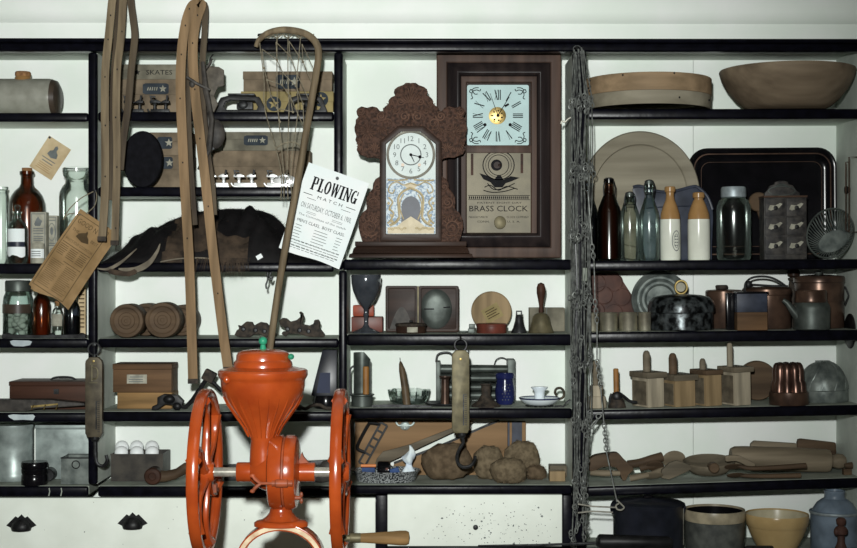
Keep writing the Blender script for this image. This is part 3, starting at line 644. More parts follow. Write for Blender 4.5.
def stick():
    f = F('lacrosse_stick', 'long wooden lacrosse stick with a hooked head and gut netting', 'lacrosse stick', 290, -.10, py=250)
    g = f.g(); hd = spline([(256, 47), (259, 40), (268, 33), (282, 30), (298, 31.5), (310, 36.5), (317, 45), (318.5, 56), (316.5, 72), (313, 92), (309, 115), (304, 145), (297, 185), (288, 232), (279, 285), (271, 340), (267, 372)], 5)
    g.tube(d3(hd, 0), [2.2+1.4*min(1, i/16) if i < 40 else 3.6 for i in range(len(hd))], 10); g.part('shaft', oakgrey)
    g = f.g(); s_ = lambda q, r=.45: g.tube(d3(spline(q, 4), 0), r, 5)
    for a, b, c in ((259, 264, 280), (277, 277, 283), (288, 288, 287), (301, 297, 291)):
        g.tube(d3(spline([(a, 38 if a < 262 else 33), (b, 80), (b+1, 110), (c, 165), (c+1, 200)], 5), 0), .5, 5)
    nodes = [[(262, 49), (276, 42), (289, 41), (302, 44)], [(264, 68), (277, 60), (290, 56), (303, 62), (314, 70)], [(267, 80), (283, 73), (297, 74), (312, 83)], [(271, 96), (282, 85), (296, 86), (309, 100)], [(277, 108), (290, 96), (303, 104)], [(280, 122), (293, 112), (304, 128)]]
    for A, B in zip(nodes, nodes[1:]):
        for i, a in enumerate(A):
            for j in (i, i+1):
                if j < len(B) and abs(B[j][0]-a[0]) < 18: g.tube([(a[0], 0, a[1]), (B[j][0], -.4, B[j][1])], .45, 5)
    for A in nodes[1:]:
        for x, y in A: g.ell(x, 0, y, 1.3, 1.2, 1.3, 8, 6)
    for x in (268, 277, 288, 300, 309): s_([(x-5, 34), (x, 38), (x+5, 34)], .6)
    s_([(276, 148), (285, 143), (296, 143), (303, 150)], .8); g.part('gut_netting', cord)
    g = f.g(); g.tube([(266, 2, 33), (256, 20, 31), (254, 33.5, 30)], .8, 6); g.part('nail', rust)
stick()

def poster():
    f = F('notice_poster', 'white handbill for a plowing match nailed askew to the shelf upright', 'poster', 334, -.03, py=178)
    A = 19.3
    g = f.g().at(308.8, 162.3, A); n = 6
    rows = []
    for j in range(11):
        v = j/10*90.5; rows.append([(u_, -2.0*math.sin(PI*u_/64)*(.3+v/90)-.8*(v/90)**2*4*((u_/64-.5)**2), v+(.8*math.sin(u_/9) if j == 10 else 0)) for u_ in [64*i/10 for i in range(11)]])
    ids = [[g.p(*q) for q in r] for r in rows]; idb = [[g.p(x, d+.5, y) for x, d, y in r] for r in rows]
    for j in range(10):
        for i in range(10):
            g.face((ids[j][i], ids[j][i+1], ids[j+1][i+1], ids[j+1][i])); g.face((idb[j][i], idb[j+1][i], idb[j+1][i+1], idb[j][i+1]))
    sheet = g.part('sheet', wpaper)
    dep = lambda u_, v: -2.0*math.sin(PI*u_/64)*(.3+v/90)-.8*(v/90)**2*4*((u_/64-.5)**2)-.35
    def put(g):
        pass
    class GP(G):
        def p(s, x, d, y): return G.p(s, x, dep(x, y)+d, y)
    def gp(): return GP(f).at(308.8, 162.3, A)
    class HP(GP):
        def p(s, x, d, y): return GP.p(s, 32+(x-32.5)*.84, d, 18+(y-18)*.9)
    g = HP(f).at(308.8, 162.3, A)
    # slab-serif heading, stroke by stroke
    def B(x0, x1, y0, y1):
        g.box(x0, x1, y0, y1, -.1, 0)
    x = 6.; y0, y1 = 10.5, 25.5; st = 2.5; H = y1-y0
    def O(x, w_): g.ring([(x+w_/2+w_/2*math.cos(t*PI/12), (y0+y1)/2+H/2*math.sin(t*PI/12)) for t in range(24)], [(x+w_/2+(w_/2-2.3)*math.cos(t*PI/12), (y0+y1)/2+(H/2-1.5)*math.sin(t*PI/12)) for t in range(24)], -.1, 0)
    def ser(x, yy): B(x-.9, x+st+.9, yy, yy+1.2)
    # P
    B(x+.9, x+.9+st, y0, y1); ser(x+.9, y0); ser(x+.9, y1-1.2); B(x+3, x+6, y0, y0+1.3); B(x+3, x+6, y0+7, y0+8.3); B(x+5.3, x+7.4, y0+.8, y0+7.6); x += 8.6
    B(x+.9, x+.9+st, y0, y1); ser(x+.9, y0); ser(x+.9, y1-1.2); B(x+3, x+6.8, y1-1.3, y1); B(x+5.6, x+6.8, y1-4.5, y1); x += 7.7
    O(x, 7.6); x += 8.4
    for a, b in (((x+1.2, y0), (x+3, y1)), ((x+3, y1), (x+5.2, y0)), ((x+5.2, y0), (x+7.2, y1)), ((x+7.2, y1), (x+9.2, y0))): g.band([a, b], 2.0 if a[1] < b[1] else 1.1, -.1, 0)
    for q in (x, x+4, x+8): B(q, q+2.6, y0, y0+1.1)
    x += 11
    B(x+.9, x+.9+st, y0, y1); ser(x+.9, y0); ser(x+.9, y1-1.2); x += 5
    B(x+.9, x+2.2, y0, y1); B(x+6.3, x+7.6, y0, y1); g.band([(x+1.4, y0), (x+7, y1)], 2.4, -.1, 0); B(x-.1, x+3.2, y1-1.1, y1); B(x+5.3, x+8.6, y0, y0+1.1); B(x-.1, x+2, y0, y0+1.1); x += 8.8
    A_ = [math.radians(-62-k*(296-28)/20) for k in range(21)]; cx_, cy_ = x+3.7, (y0+y1)/2
    g.rings([[(cx_+3.7*math.cos(t), -.1, cy_+H/2*math.sin(t)), (cx_+1.4*math.cos(t), -.1, cy_+(H/2-1.5)*math.sin(t)), (cx_+1.4*math.cos(t), 0, cy_+(H/2-1.5)*math.sin(t)), (cx_+3.7*math.cos(t), 0, cy_+H/2*math.sin(t))] for t in A_])
    B(x+4, x+8, y0+8.2, y0+9.4); B(x+5.2, x+7.5, y0+8.2, y1-.4); B(x+6.2, x+7.4, y0+.6, y0+5)
    g.part('title', ink, parent=sheet); g = gp()
    g.text('M A T C H', 33, 30, 3, -.1, 26); B(5, 14.5, 29.6, 30.2); B(50, 60, 29.6, 30.2); B(10, 56, 33.6, 34)
    g.text("MEN'S CLASS,  BOYS' CLASS.", 33, 57.2, 3.0, -.1, 50)
    g.part('heading', ink, parent=sheet)
    g = gp(); g.text('ON SATURDAY, OCTOBER 6, 1900,', 33, 41.2, 5.4, -.1, 53); g.text('The Committee of the match', 32, 51, 2.2, -.1, 50)
    for v in (46.5, 48): g.box(14, 52, v, v+.35, -.1, 0)
    for i in range(8):
        v = 62+i*3.0
        if i < 5:
            for a, b in ((8, 17), (28, 44), (51, 58)): g.box(a, b-R.random()*3, v, v+.55, -.1, 0)
        else:
            x = 5
            while x < 58: l = R.uniform(2, 5); g.box(x, min(x+l, 59), v, v+.6, -.1, 0); x += l+1.1
    for v in (77.5, 80, 82.5, 85): 
        x = 5+R.random()*3
        while x < 56: l = R.uniform(2, 5); g.box(x, min(x+l, 59), v, v+.55, -.1, 0); x += l+1.1
    g.part('small_print', greyink, parent=sheet)
    g = f.g(); g.lax('d', (337.5, 4.2, 178.5), [(.8, 0), (.8, -7), (1.7, -7.2), (1.5, -8), (0, -8.2)], 10); g.part('nail', iron)
poster()

def booklet():
    f = F('paper_almanac', 'browned almanac booklet hanging by a string loop at the left upright', 'booklet', 80, -.045, py=212)
    for k, (dx, dy, dd) in enumerate(((0, 0, 0), (2.4, 2.6, 1.2), (4.4, 4.8, 2.2))):
        g = f.g().at(80.5+dx, 208.8+dy, 34); ids, idb = [], []
        for j in range(13):
            v = j/12*91; c = -3.6*math.sin(v/91*PI*.9)*1
            row = [(u_, c+dd-1.8*math.cos(PI*u_/40)*(v/91), v*(1-.03*u_/40)+(2.2*math.sin(u_/40*5+k) if j == 12 else 0)) for u_ in [39.5*i/8 for i in range(9)]]
            ids.append([g.p(*q) for q in row]); idb.append([g.p(x, d+.5, y) for x, d, y in row])
        for j in range(12):
            for i in range(8): g.face((ids[j][i], ids[j][i+1], ids[j+1][i+1], ids[j+1][i])); g.face((idb[j][i], idb[j+1][i], idb[j+1][i+1], idb[j][i+1]))
        o = g.part('cover' if k == 0 else 'page', paper2)
        if k == 0: cov = o
    dep = lambda u_, v: -3.6*math.sin(v/91*PI*.9)-1.8*math.cos(PI*u_/40)*(v/91)-.35
    class GP(G):
        def p(s, x, d, y): return G.p(s, x, dep(x, y)+d, y)
    g = GP(f).at(80.5, 208.8, 34); B = lambda a, b, c, e: g.box(a, b, c, e, -.1, 0)
    for k in range(8):
        for a in (2.2, 36.8): B(a, a+.6, 4+k*10.4, 14.4+k*10.4)
    for y in (4, 87): B(2.2, 19, y, y+.6); B(19, 37.4, y, y+.6)
    g.text('GOOD N', 16, 10, 5, -.1, 22)
    g.prism([(12, 25), (13, 21), (16, 18.5), (18.5, 17), (19, 14.5), (20.5, 16), (21.5, 19), (24.5, 21), (27, 25), (20, 27)], -.1, 0); g.text('THE', 9, 20, 3, -.1, 8); g.text('BEST', 31.5, 21, 3, -.1, 8)
    g.text("WHAT'S YOUR OCCUPATION", 20, 31, 2.8, -.1, 31); B(4, 36, 35, 35.6)
    for c0, c1 in ((4, 13.5), (15, 24.5), (26, 35.5)):
        for k in range(7):
            if k < 6: B(c0, c1-R.random()*2, 37.5+k*2, 38.1+k*2)
    B(16, 36, 52, 52.6)
    for c0, c1 in ((5, 19), (21, 35)):
        for k in range(15): B(c0, c1-R.random()*4, 55+k*2, 55.5+k*2)
    g.part('printing', brownink, parent=cov)
    g = f.g(); g.tube([(x, d, y) for x, d, y in spline([(82, -2, 215), (70, -3, 214), (64, -3, 220), (70, -2, 209), (80, 0, 199), (89, 4, 193), (93.5, 8, 191), (94.5, 9, 197), (93, 5, 206), (86, -1, 214)], 5)], .55, 5); g.part('string', cord)
    g = f.g(); g.lax('d', (93.5, 7.9, 190.6), [(.7, 1.5), (.7, -2.5), (1.5, -2.6), (0, -3.4)], 8); g.part('nail', iron)
booklet()

# ---------------------------------------------------------------- small makers
def bottle(f, cx, prof, m, nm='body', wall=.9):
    """hollow glass: outer profile from the base up, then a floor inside"""
    g = f.g(); base = prof[0][1]
    g.lathe(cx, [(0, base-.6)]+[(prof[0][0]-.8, base)]+[(prof[0][0], base-1.2)]+list(prof[1:]), seg=28, cap=False); return g.part(nm, m)
def solid(f, cx, prof, m, nm, parent=None, d=0, seg=28, **kw):
    g = f.g(); g.lathe(cx, prof, d=d, seg=seg); return g.part(nm, m, parent=parent, **kw)
def label_on(f, cx, r, y0, y1, a0, a1, m, nm='paper_label', parent=None, d=0, jag=False):
    g = f.g(); n = 10; rr = r+.25; A = [math.radians(a0+(a1-a0)*i/n) for i in range(n+1)]
    t = [g.p(cx+rr*math.sin(a), d-rr*math.cos(a), y0) for a in A]; b = [g.p(cx+rr*math.sin(a), d-rr*math.cos(a), y1-(R.random()*4 if jag else 0)) for a in A]
    for i in range(n): g.face((t[i], t[i+1], b[i+1], b[i]))
    return g.part(nm, m, parent=parent)
def carton(name, label, px, Y, sh, x0, x1, y0, dep, m, group=None, rz=0, cat='box', lid=None, bev=.5):
    f = F(name, label, cat, px, Y, shelf=sh, rz=rz, group=group, f=dep/2); g = f.g(); g.box(x0, x1, y0, f.py, -dep/2, dep/2); b = g.part('body', m, bev)
    return f, b

# ---------------------------------------------------------------- left bay, top: stoneware warmer
f = F('stoneware_bottle', 'grey stoneware hot water bottle lying on its side on the top left shelf', 'hot water bottle', 24, .11, 'A0')
g = f.g(); cy = f.py-19; g.lax('x', (0, 0, cy), [(0, -46), (15, -46), (19, -42), (19, 50), (18.4, 53), (0, 53)], 40); b = g.part('body', stone)
g = f.g(); g.lax('x', (0, 0, cy), [(18.3, 53.1), (16.6, 57.6), (12, 60), (0, 60.6)], 40); g.part('glazed_end', brownglaze, parent=b)
g = f.g(); g.lathe(23, [(8.6, cy-17), (8, cy-20), (7.4, cy-21), (0, cy-21)], seg=20); g.part('neck', tanglaze, parent=b)
g = f.g(); g.lathe(23, [(7.2, cy-21.1), (7.8, cy-22), (7.8, cy-25), (7, cy-26), (0, cy-26)], seg=20); g.part('stopper', cork)
# ---- bottles shelf
f = F('amber_bottle', 'large round-shouldered amber glass bottle with a cork', 'bottle', 27, .15, 'A1'); b = f.py
bottle(f, 27, [(17.5, b), (18, b-8), (18, 208), (17.4, 202), (15.4, 196), (12, 191), (8, 187.5), (6.2, 184), (5.8, 176), (7.2, 174.5), (7.2, 171.5), (5.5, 171)], gl_amber)
solid(f, 27, [(4.6, 177), (5, 170), (5, 168), (0, 167.8)], cork, 'cork')
f = F('medicine_bottle', 'tall clear glass bottle cut by the left edge, beside the amber bottle', 'bottle', 1, .09, 'A1'); b = f.py
bottle(f, 1, [(6.6, b), (7, b-4), (7, 196), (6.4, 193), (6.2, 190), (7, 189), (7, 187), (5.5, 186.6)], gl_clear)
f = F('stoppered_bottle', 'small clear apothecary bottle with glass stopper and torn white label', 'bottle', 17.5, .055, 'A1'); b = f.py
bottle(f, 17.5, [(9, b), (9.6, b-3), (9.6, 228), (8.5, 224), (5.5, 220.5), (3.6, 218.5), (3.4, 214), (5, 213), (5, 211.6)], gl_clear)
solid(f, 17.5, [(2.6, 216), (3, 212), (2, 210.6), (3.2, 208.6), (3.4, 206.6), (2.2, 205), (0, 204.6)], gl_aqua, 'stopper', seg=14)
label_on(f, 17.5, 9.6, 229, 242, -60, 60, wpaper); label_on(f, 17.5, 9.6, 247, 258, -65, 65, wpaper, jag=True); label_on(f, 17.5, 9.62, 242, 247, -60, 60, slate, 'dark_label')
for i, (x0, x1, yt, Y, lab) in enumerate(((30.5, 46, 212, .085, 'tall printed medicine carton behind the little ointment jar'), (46.5, 57, 215.5, .12, 'narrow printed carton with an oval emblem between two other cartons'), (58.4, 65, 216.5, .205, 'printed carton half hidden by the browned almanac'))):
    f, b = carton('medicine_carton', lab, (x0+x1)/2, Y, 'A1', x0, x1, yt, 11, greypaper, 'patent medicine cartons'); m = (x0+x1)/2; w_ = x1-x0
    g = f.g(); d = -5.75; g.ring([(x0+.8, yt+1.5), (x1-.8, yt+1.5), (x1-.8, 257), (x0+.8, 257)], [(x0+1.4, yt+2.2), (x1-1.4, yt+2.2), (x1-1.4, 256.4), (x0+1.4, 256.4)], d, d+.2)
    if i == 1: g.ring(circ(m, 232, 3.8, 9, 20), circ(m, 232, 3.2, 8.2, 20), d, d+.2); g.prism(circ(m, 231, 1.5, 4, 12), d, d+.2); g.text('S', m, 251, 6, d)
    else: g.prism([(m-4, 224), (m-2, 219), (m, 216.5), (m+1.5, 219), (m+4, 221), (m+2, 226), (m-3, 226)], d, d+.2)
    for y in (228, 230.4, 233, 236, 238, 240, 243.5, 245.5) if i != 1 else (220, 243, 245): g.box(m-w_*.36+R.random(), m+w_*.36-R.random(), y, y+.9, d, d+.2)
    g.part('printing', greyink, parent=b)
f = F('ointment_jar', 'tiny white labelled ointment jar in front of the printed cartons', 'jar', 38, .035, 'A1'); b = f.py
solid(f, 38, [(6.4, b), (6.8, b-1), (6.8, 247), (6.3, 246), (6.3, 243.4), (0, 243)], greypaper, 'body'); label_on(f, 38, 6.85, 249, 258, -70, 70, wpaper); g = f.g(); [g.box(33.5, 42.5, y, y+.8, -7.3, -7.15) for y in (251, 253.4, 255.5)]; g.part('printing', greyink)
f = F('glass_jar', 'wide-mouthed clear glass jar beside the left upright', 'jar', 76.5, .1, 'A1'); b = f.py
bottle(f, 76.5, [(16, b), (17, b-4), (17, 197), (16.4, 192), (14, 187), (11, 183.5), (10.6, 179), (13, 176), (13.6, 172), (13.6, 168.5), (12, 167.5)], gl_clear); solid(f, 76.5, [(15.5, b-1.5), (15.8, 240), (15, 232), (0, 229)], slate, 'dark_contents')
f = F('notice_card', 'small faded card with a portrait, pinned cornerwise on the back wall', 'card', 50, BK-.003, py=136)
g = f.g().at(49.3, 135.6, 33); g.box(0, 26, 0, 36.5, -.5, 0); s = g.part('sheet', paper)
g = f.g().at(49.3, 135.6, 33); g.prism([(8, 16), (9, 12), (11.5, 10), (11.5, 6), (13, 4.5), (15, 6), (15, 9.5), (18, 12), (19, 16), (13.5, 18)], -.7, -.5)
for y, a, b in ((20, 5, 20), (23, 7, 19)): g.text('PORTRAIT'[:0] or ' ', 0, 0, 1, 0); g.box(a, b, y, y+.9, -.7, -.5)
g.part('portrait', greyink, parent=s)
g = f.g().at(49.3, 135.6, 33); [g.box(4+R.random()*2, 21-R.random()*4, y, y+.5, -.7, -.5) for y in (26, 28, 30, 32)]; g.part('printing', tanglaze, parent=s)
g = f.g(); g.lax('d', (50, 0, 137.6), [(1.2, -.4), (1.2, -1.6), (0, -1.9)], 10); g.part('nail', iron)
# ---- preserve jar shelf
f = F('preserve_jar', 'preserving jar of pale contents with a grey zinc lid', 'jar', 18, .065, 'A2'); b = f.py
bottle(f, 18, [(14, b), (14.8, b-3), (14.8, 302), (14.2, 297), (12.5, 293), (12, 290)], gl_aqua)
solid(f, 18, [(12, 291.6), (12.6, 291), (12.6, 282), (11.8, 280.4), (0, 280)], pewter, 'lid'); label_on(f, 18, 14.8, 304, 313, -70, 70, brownglaze, 'faded_label')
g = f.g(); [g.ell(18+R.uniform(-9, 9), R.uniform(-9, 9), b-4-R.random()*26, 4, 4, 3.2, 10, 6) for _ in range(34)]; g.part('contents', greyp)
f = F('amber_flask', 'slender amber glass bottle beside the zinc-lidded jar', 'bottle', 41.5, .13, 'A2'); b = f.py
bottle(f, 41.5, [(8.4, b), (8.8, b-2), (8.8, 304), (7.4, 299), (4, 294), (3.4, 288), (4.4, 287), (4.4, 284.6)], gl_amber)
f = F('vial', 'small corked vial with a paper label below the almanac', 'bottle', 57.5, .045, 'A2'); b = f.py
bottle(f, 57.5, [(5.2, b), (5.6, b-2), (5.6, 313), (4.6, 310), (3, 308), (3, 304), (3.6, 303)], gl_clear); solid(f, 57.5, [(2.4, 306), (2.7, 301), (0, 300.6)], cork, 'cork'); label_on(f, 57.5, 5.6, 314, 326, -65, 65, greypaper)
f = F('dark_bottle', 'dark glass bottle in the shade of the hanging almanac', 'bottle', 72, .085, 'A2'); b = f.py
bottle(f, 72, [(7.6, b), (8, b-2), (8, 309), (6.5, 304), (3.4, 299), (3.4, 292)], gl_smoke); solid(f, 72, [(7, b-1.4), (7.2, 316), (0, 315)], ink, 'dark_contents')
f = F('pamphlet', 'pale pamphlet standing upright against the left upright', 'booklet', 85, .15, 'A2'); g = f.g(); g.box(80.5, 87.6, 286, f.py, -9, -6); s = g.part('cover', paper); g = f.g(); [g.box(81.5, 86.6, y, y+1.2, -9.3, -9.05) for y in range(290, 328, 4)]; g.part('printing', brownink, parent=s)
f = F('iron_strap', 'narrow rusted iron strap hinge lying along the front of the jar shelf', 'hinge', 44, .003, 'A2'); b = f.py
g = f.g(); g.band([(3, b-2), (40, b-1.6), (86, b-2)], [4, 2.6, 3.8], -3, 3); g.ell(8, 0, b-3, 4, 2.5, 2.4, 10, 6); g.ell(52, 0, b-3, 3.5, 2.5, 2.2, 10, 6); g.ell(82, 0, b-3, 3.5, 2.5, 2.4, 10, 6); g.one(iron)
# ---- case shelf
f = F('wooden_case', 'long dark red wooden case with a wire handle on its lid', 'case', 50, .15, 'A3', f=22); b = f.py
g = f.g(); g.box(9.5, 93-4.5, 386, b, -22, 22); bd = g.part('body', walnut, .6); g = f.g(); g.box(9, 88.8, 381.5, 385.8, -22.6, 22.6); lid = g.part('lid', walnut, .6)
g = f.g(); g.tube(d3(spline([(44, 382), (48, 379.4), (57, 378.6), (66, 379.4), (70, 382)], 4), 2), 1, 6); g.part('handle', iron, parent=lid); g = f.g(); g.box(54, 59, 389, 394, -22.8, -22); g.part('lock_plate', iron, parent=bd)
f = F('leather_sheath', 'flat black leather sheath lying in front of the long wooden case', 'sheath', 40, .04, 'A3'); b = f.py
g = f.g(); g.prism([(-12, 399), (50, 399), (86, 402.5), (87, 405), (40, b-3), (28, b), (-12, b)], -8, 8); g.part('body', leather, 1.2)
g = f.g(); [g.tube([(x, -8.4, b-2), (x+2, -9, b-7)], .6, 5) for x in (34, 46, 58)]; g.prism([(33, 405), (60, 402.5), (60, 404), (34, 407)], -8.6, -8); g.part('rivets', brass)
# ---- bottom of left bay
f = F('tin_canister', 'tall galvanised cylinder canister cut by the left edge', 'canister', 14, .13, 'A4'); b = f.py
solid(f, 14, [(18.6, b), (19.3, b-1), (19.3, b-7), (18.8, b-8), (18.8, 428), (19.4, 427), (19.4, 424), (0, 424)], tin, 'body', seg=40)
f = F('bread_tin', 'square grey sheet-metal bread tin behind the small tin box', 'tin', 64, .18, 'A4', f=15); b = f.py
g = f.g(); g.box(35.5, 92, 429, b, -15, 15); bd = g.part('body', tin, 1); g = f.g(); g.box(35, 92.5, 425, 428.8, -15.6, 15.6); g.part('lid', tin, .8, parent=bd)
f = F('blacking_tin', 'round black tin with a ridged side at the front of the bottom shelf', 'tin', 34.5, .03, 'A4'); b = f.py
solid(f, 34.5, [(12.6, b), (13, b-1), (13, b-9), (12.3, b-10), (12.3, b-11), (13, b-12), (13, b-16), (12.2, b-17)], blackgloss, 'body'); solid(f, 34.5, [(13.2, b-17.2), (13.4, b-18), (13.4, 463), (12.6, 461.4), (0, 461)], blackgloss, 'lid')
f = F('small_can', 'tiny dark can lying on its side behind the round black tin', 'can', 49, .1, 'A4'); g = f.g(); g.lax('d', (49, 0, f.py-6.6), [(0, -6), (6, -6), (6.6, -5.4), (6.6, 6), (0, 6)], 20); g.one(iron)
f = F('ring_handled_box', 'little open tin box with a ring pull, beside the left upright', 'box', 76, .07, 'A4', f=14); b = f.py
g = f.g(); x0, x1, y0 = 61, 90.3, 458; t = .7
g.box(x0, x1, y0, b, -14, -14+t); g.box(x0, x1, y0-0, b, 14-t, 14); g.box(x0, x0+t, y0, b, -14+t, 14-t); g.box(x1-t, x1, y0, b, -14+t, 14-t); g.box(x0+t, x1-t, b-t, b, -14+t, 14-t); g.part('body', tin2); g = f.g(); g.tube([(x0, -14, y0), (x1, -14, y0), (x1, 14, y0), (x0, 14, y0)], .7, 6, True); g.part('wired_rim', iron)
g = f.g(); g.tube(d3(circ(76, 464.5, 3.8, n=16), -14.9), .55, 6, True); g.part('ring_pull', iron)
# ---- spring balances
def balance(lab, cx, y0, y1, wd, Y, m, ry, hook, marks):
    f = F('spring_balance', lab, 'spring scale', cx, Y, py=y0)
    g = f.g(); h = wd/2; g.prism([(cx-h+4, y0), (cx+h-4, y0), (cx+h-.6, y0+3.5), (cx+h, y0+6), (cx+h, y1-4), (cx+h-2, y1), (cx-h+2, y1), (cx-h, y1-4), (cx-h, y0+6), (cx-h+.6, y0+3.5)], -3.5, 3.5); b = g.part('face_plate', m, 1)
    g = f.g(); g.box(cx+2.2, cx+3.4, y0+44, y1-8, -3.9, -3.5)
    for k in range(16): g.box(cx+4 if k % 4 else cx+3.6, cx+6.2, y0+44+k*2, y0+44.6+k*2, -3.8, -3.5)
    g.part('scale_slot', iron, parent=b)
    if marks:
        g = f.g(); g.tube(d3([(cx-1.6, y0+8), (cx-1.6, y0+24)], -3.6), .8, 5); g.tube(d3(spline([(cx-1.6, y0+10), (cx+3, y0+11), (cx+4.4, y0+16), (cx+3, y0+21), (cx-1.6, y0+22)], 4), -3.6), .8, 5); g.box(cx-3.5, cx+3.5, y0+6.4, y0+7.4, -3.8, -3.5); g.box(cx-4, cx+4, y0+25, y0+26, -3.8, -3.5); g.part('raised_mark', bronze, parent=b)
    g = f.g(); g.lax('d', (cx, 0, y0+9 if not marks else y0+4), [(1.2, -3.4), (1.2, -4), (0, -4.2)], 10); g.part('rivet', brass, parent=b)
    g = f.g(); g.tube(d3(circ(cx, ry, 6, n=20), 0), 1, 6, True); g.tube([(cx, 0, ry+5.2), (cx, 0, y0+1)], 1.8, 8); g.part('hanging_ring', iron)
    g = f.g(); g.tube(d3(spline(hook, 5), 0), [1.2]*3+[1.9]*200 if False else 1.7, 8); g.lathe(hook[0][0], [(0, y1-.5), (3.6, y1-.5), (4.4, y1+2), (3, y1+4.5), (0, y1+5)], seg=14); g.part('hook', iron)
    return f
f = balance('dark brass spring balance with a raised letter mark, hanging on the left upright', 94.3, 357, 437, 17, -.032, bronze2, 349, [(95, 440), (95, 452), (97, 463), (103, 466), (107, 461), (106, 455)], True)
g = f.g(); g.lax('d', (94.3, 0, 344.8), [(1.2, 4), (1.2, -2), (2, -2.4), (0, -3)], 10); g.part('nail', iron)
f = balance('long brass spring balance with a large iron hook, hanging in the middle of the shelves', 460.6, 350, 433, 17.5, -.05, bronze, 345, [(462, 436), (463, 443), (460, 448), (457, 456), (458, 463), (463, 467), (470, 466), (474.5, 461), (475, 456)], False)
g = f.g(); g.tube([(460.6, 13.2, 337.5), (460.6, 4, 337), (460.6, 0, 339.5), (460.6, -2.5, 338)], .9, 6); g.part('nail', iron)

# ---------------------------------------------------------------- second bay, skates and boxes
def star(cx, cy, r): return [(cx+(r if i % 2 == 0 else r*.42)*math.sin(i*PI/5), cy-(r if i % 2 == 0 else r*.42)*math.cos(i*PI/5)) for i in range(10)]
def skate_box(lab, x0, x1, y0, Y, sh, m, oval=None, py=None, dep=30, group='skate boxes', text=None, stars=None, base=None):
    f = F('skate_box', lab, 'box', (x0+x1)/2, Y, shelf=sh if py is None else None, py=py, group=group, f=dep/2); b = f.py
    g = f.g(); g.box(x0, x1, y0+4, b, -dep/2, dep/2); bd = g.part('body', m, .5); g = f.g(); g.box(x0-.5, x1+.5, y0, y0+(b-y0)*.4, -dep/2-.8, dep/2+.8); lid = g.part('lid', m, .6); d = -dep/2-1.1
    if oval:
        cx, cy, rx, ry = oval; g = f.g(); g.prism([(cx+rx*max(-1, min(1, 1.25*math.cos(t*PI/14))), cy+ry*max(-1, min(1, 1.3*math.sin(t*PI/14)))) for t in range(28)], d, d+.25); lb = g.part('oval_label', blueink, parent=bd)
        g = f.g(); g.prism(star(cx+rx*.55, cy, ry*.7), d-.3, d); [g.band([(cx-rx*.62+k*rx*.17, cy+ry*.3), (cx-rx*.56+k*rx*.17, cy-ry*.3)], rx*.07, d-.3, d) for k in range(5)] if rx > 9 else None; g.part('star_mark', greypaper, parent=lb)
    if text: g = f.g(); g.text(text, (x0+x1)/2+10, y0+8, 4.6, d, 26); g.prism(star(x0+19, y0+8, 3.2), d, d+.2); g.part('lettering', ink, parent=lid)
    for cx, cy in stars or ():
        g = f.g(); g.prism(circ(cx, cy, 7.4, n=20), d+.05, d+.3); lb = g.part('round_emblem', blueink, parent=bd); g = f.g(); g.prism(star(cx, cy, 5.6), d-.2, d+.05); g.part('star_mark', cardy, parent=lb)
    return f
fb = skate_box('tan skate box with a dark oval label below the box lettered SKATES', 119, 180, 79.5, .19, 'B0', card, (156, 89, 13, 5.5))
skate_box('grey cardboard box lettered SKATES, on top of a tan skate box', 118.5, 180.5, 64.5, .19, None, card2, py=79.4, text='SKATES')
fy = skate_box('yellow cardboard box with round blue star emblems on the upper shelf', 241.5, 333, 91.5, .2, 'B0', cardy, stars=((274, 104), (321, 99.5)), dep=28)
skate_box('brown cardboard box with a dark oval label on the yellow star box', 243.5, 332, 71.5, .2, None, card, (288, 82, 12, 7), py=91.4, dep=28)
skate_box('lower tan carton with a star label, standing beside the oval black felt', 150, 192, 155.5, .2, 'B1', card, (166, 163, 7, 6), dep=24)
skate_box('upper tan carton with a star label, beside the oval black felt', 150, 192, 132.5, .2, None, card, (165, 143, 7.5, 6), py=155.4, dep=24)
skate_box('plain tan carton behind the bright nickel skates', 213, 310, 150.8, .2, 'B1', card, dep=24)
skate_box('grey carton with a blue star label on the plain carton, behind the lacrosse netting', 223, 307, 132, .2, None, card2, (256, 140.5, 12, 5), py=150.7, dep=24)
def ice_skate(lab, cx, sh, Y, m, w_=24, group='ice skates', tall=1., sole=iron):
    f = F('ice_skate', lab, 'ice skate', cx, Y, shelf=sh, group=group); b = f.py; h = w_/2
    g = f.g(); g.tube(d3(spline([(cx-h-3, b-5*tall), (cx-h-1, b-2), (cx-h+4, b-.9), (cx+h-2, b-.9), (cx+h+1, b-1.5)], 4), 0), 1.0, 6); g.box(cx-h, cx+h, b-5*tall, b-1, -.5, .5); g.part('blade', m, .2)
    g = f.g(); g.prism([(cx-h, b-13*tall), (cx-h+7, b-14*tall), (cx-h+11, b-12*tall), (cx-h+11, b-10.5*tall), (cx-h, b-10.5*tall)], -5, 5); g.prism([(cx+2, b-12*tall), (cx+6, b-14*tall), (cx+h, b-13.4*tall), (cx+h, b-10.5*tall), (cx+2, b-10.5*tall)], -4.5, 4.5); g.part('foot_plate', m, .6)
    g = f.g()
    for x in (cx-h*.55, cx+h*.6): g = f.g(); g.lathe(x, [(2.4, b-10.6*tall), (1.4, b-9*tall), (1.8, b-4.5*tall)], seg=12); g.part('stanchion', m)
    g = f.g(); g.tube([(cx-h+3, -6, b-12*tall), (cx-h+1, -6.4, b-17*tall), (cx-h+6, -6, b-16*tall)], 1.2, 6); g.part('clamp', sole); g = f.g(); g.tube([(cx+h-2, -5, b-12*tall), (cx+h-1, -5.4, b-18*tall)], 1.2, 6); g.part('clamp', sole)
for x, l in ((134, 'iron ice skate with clamps before the SKATES boxes, nearer the hanging hoop at left'), (160, 'iron ice skate in front of the dark oval box label')): ice_skate(l, x, 'B0', .06, iron, 19)
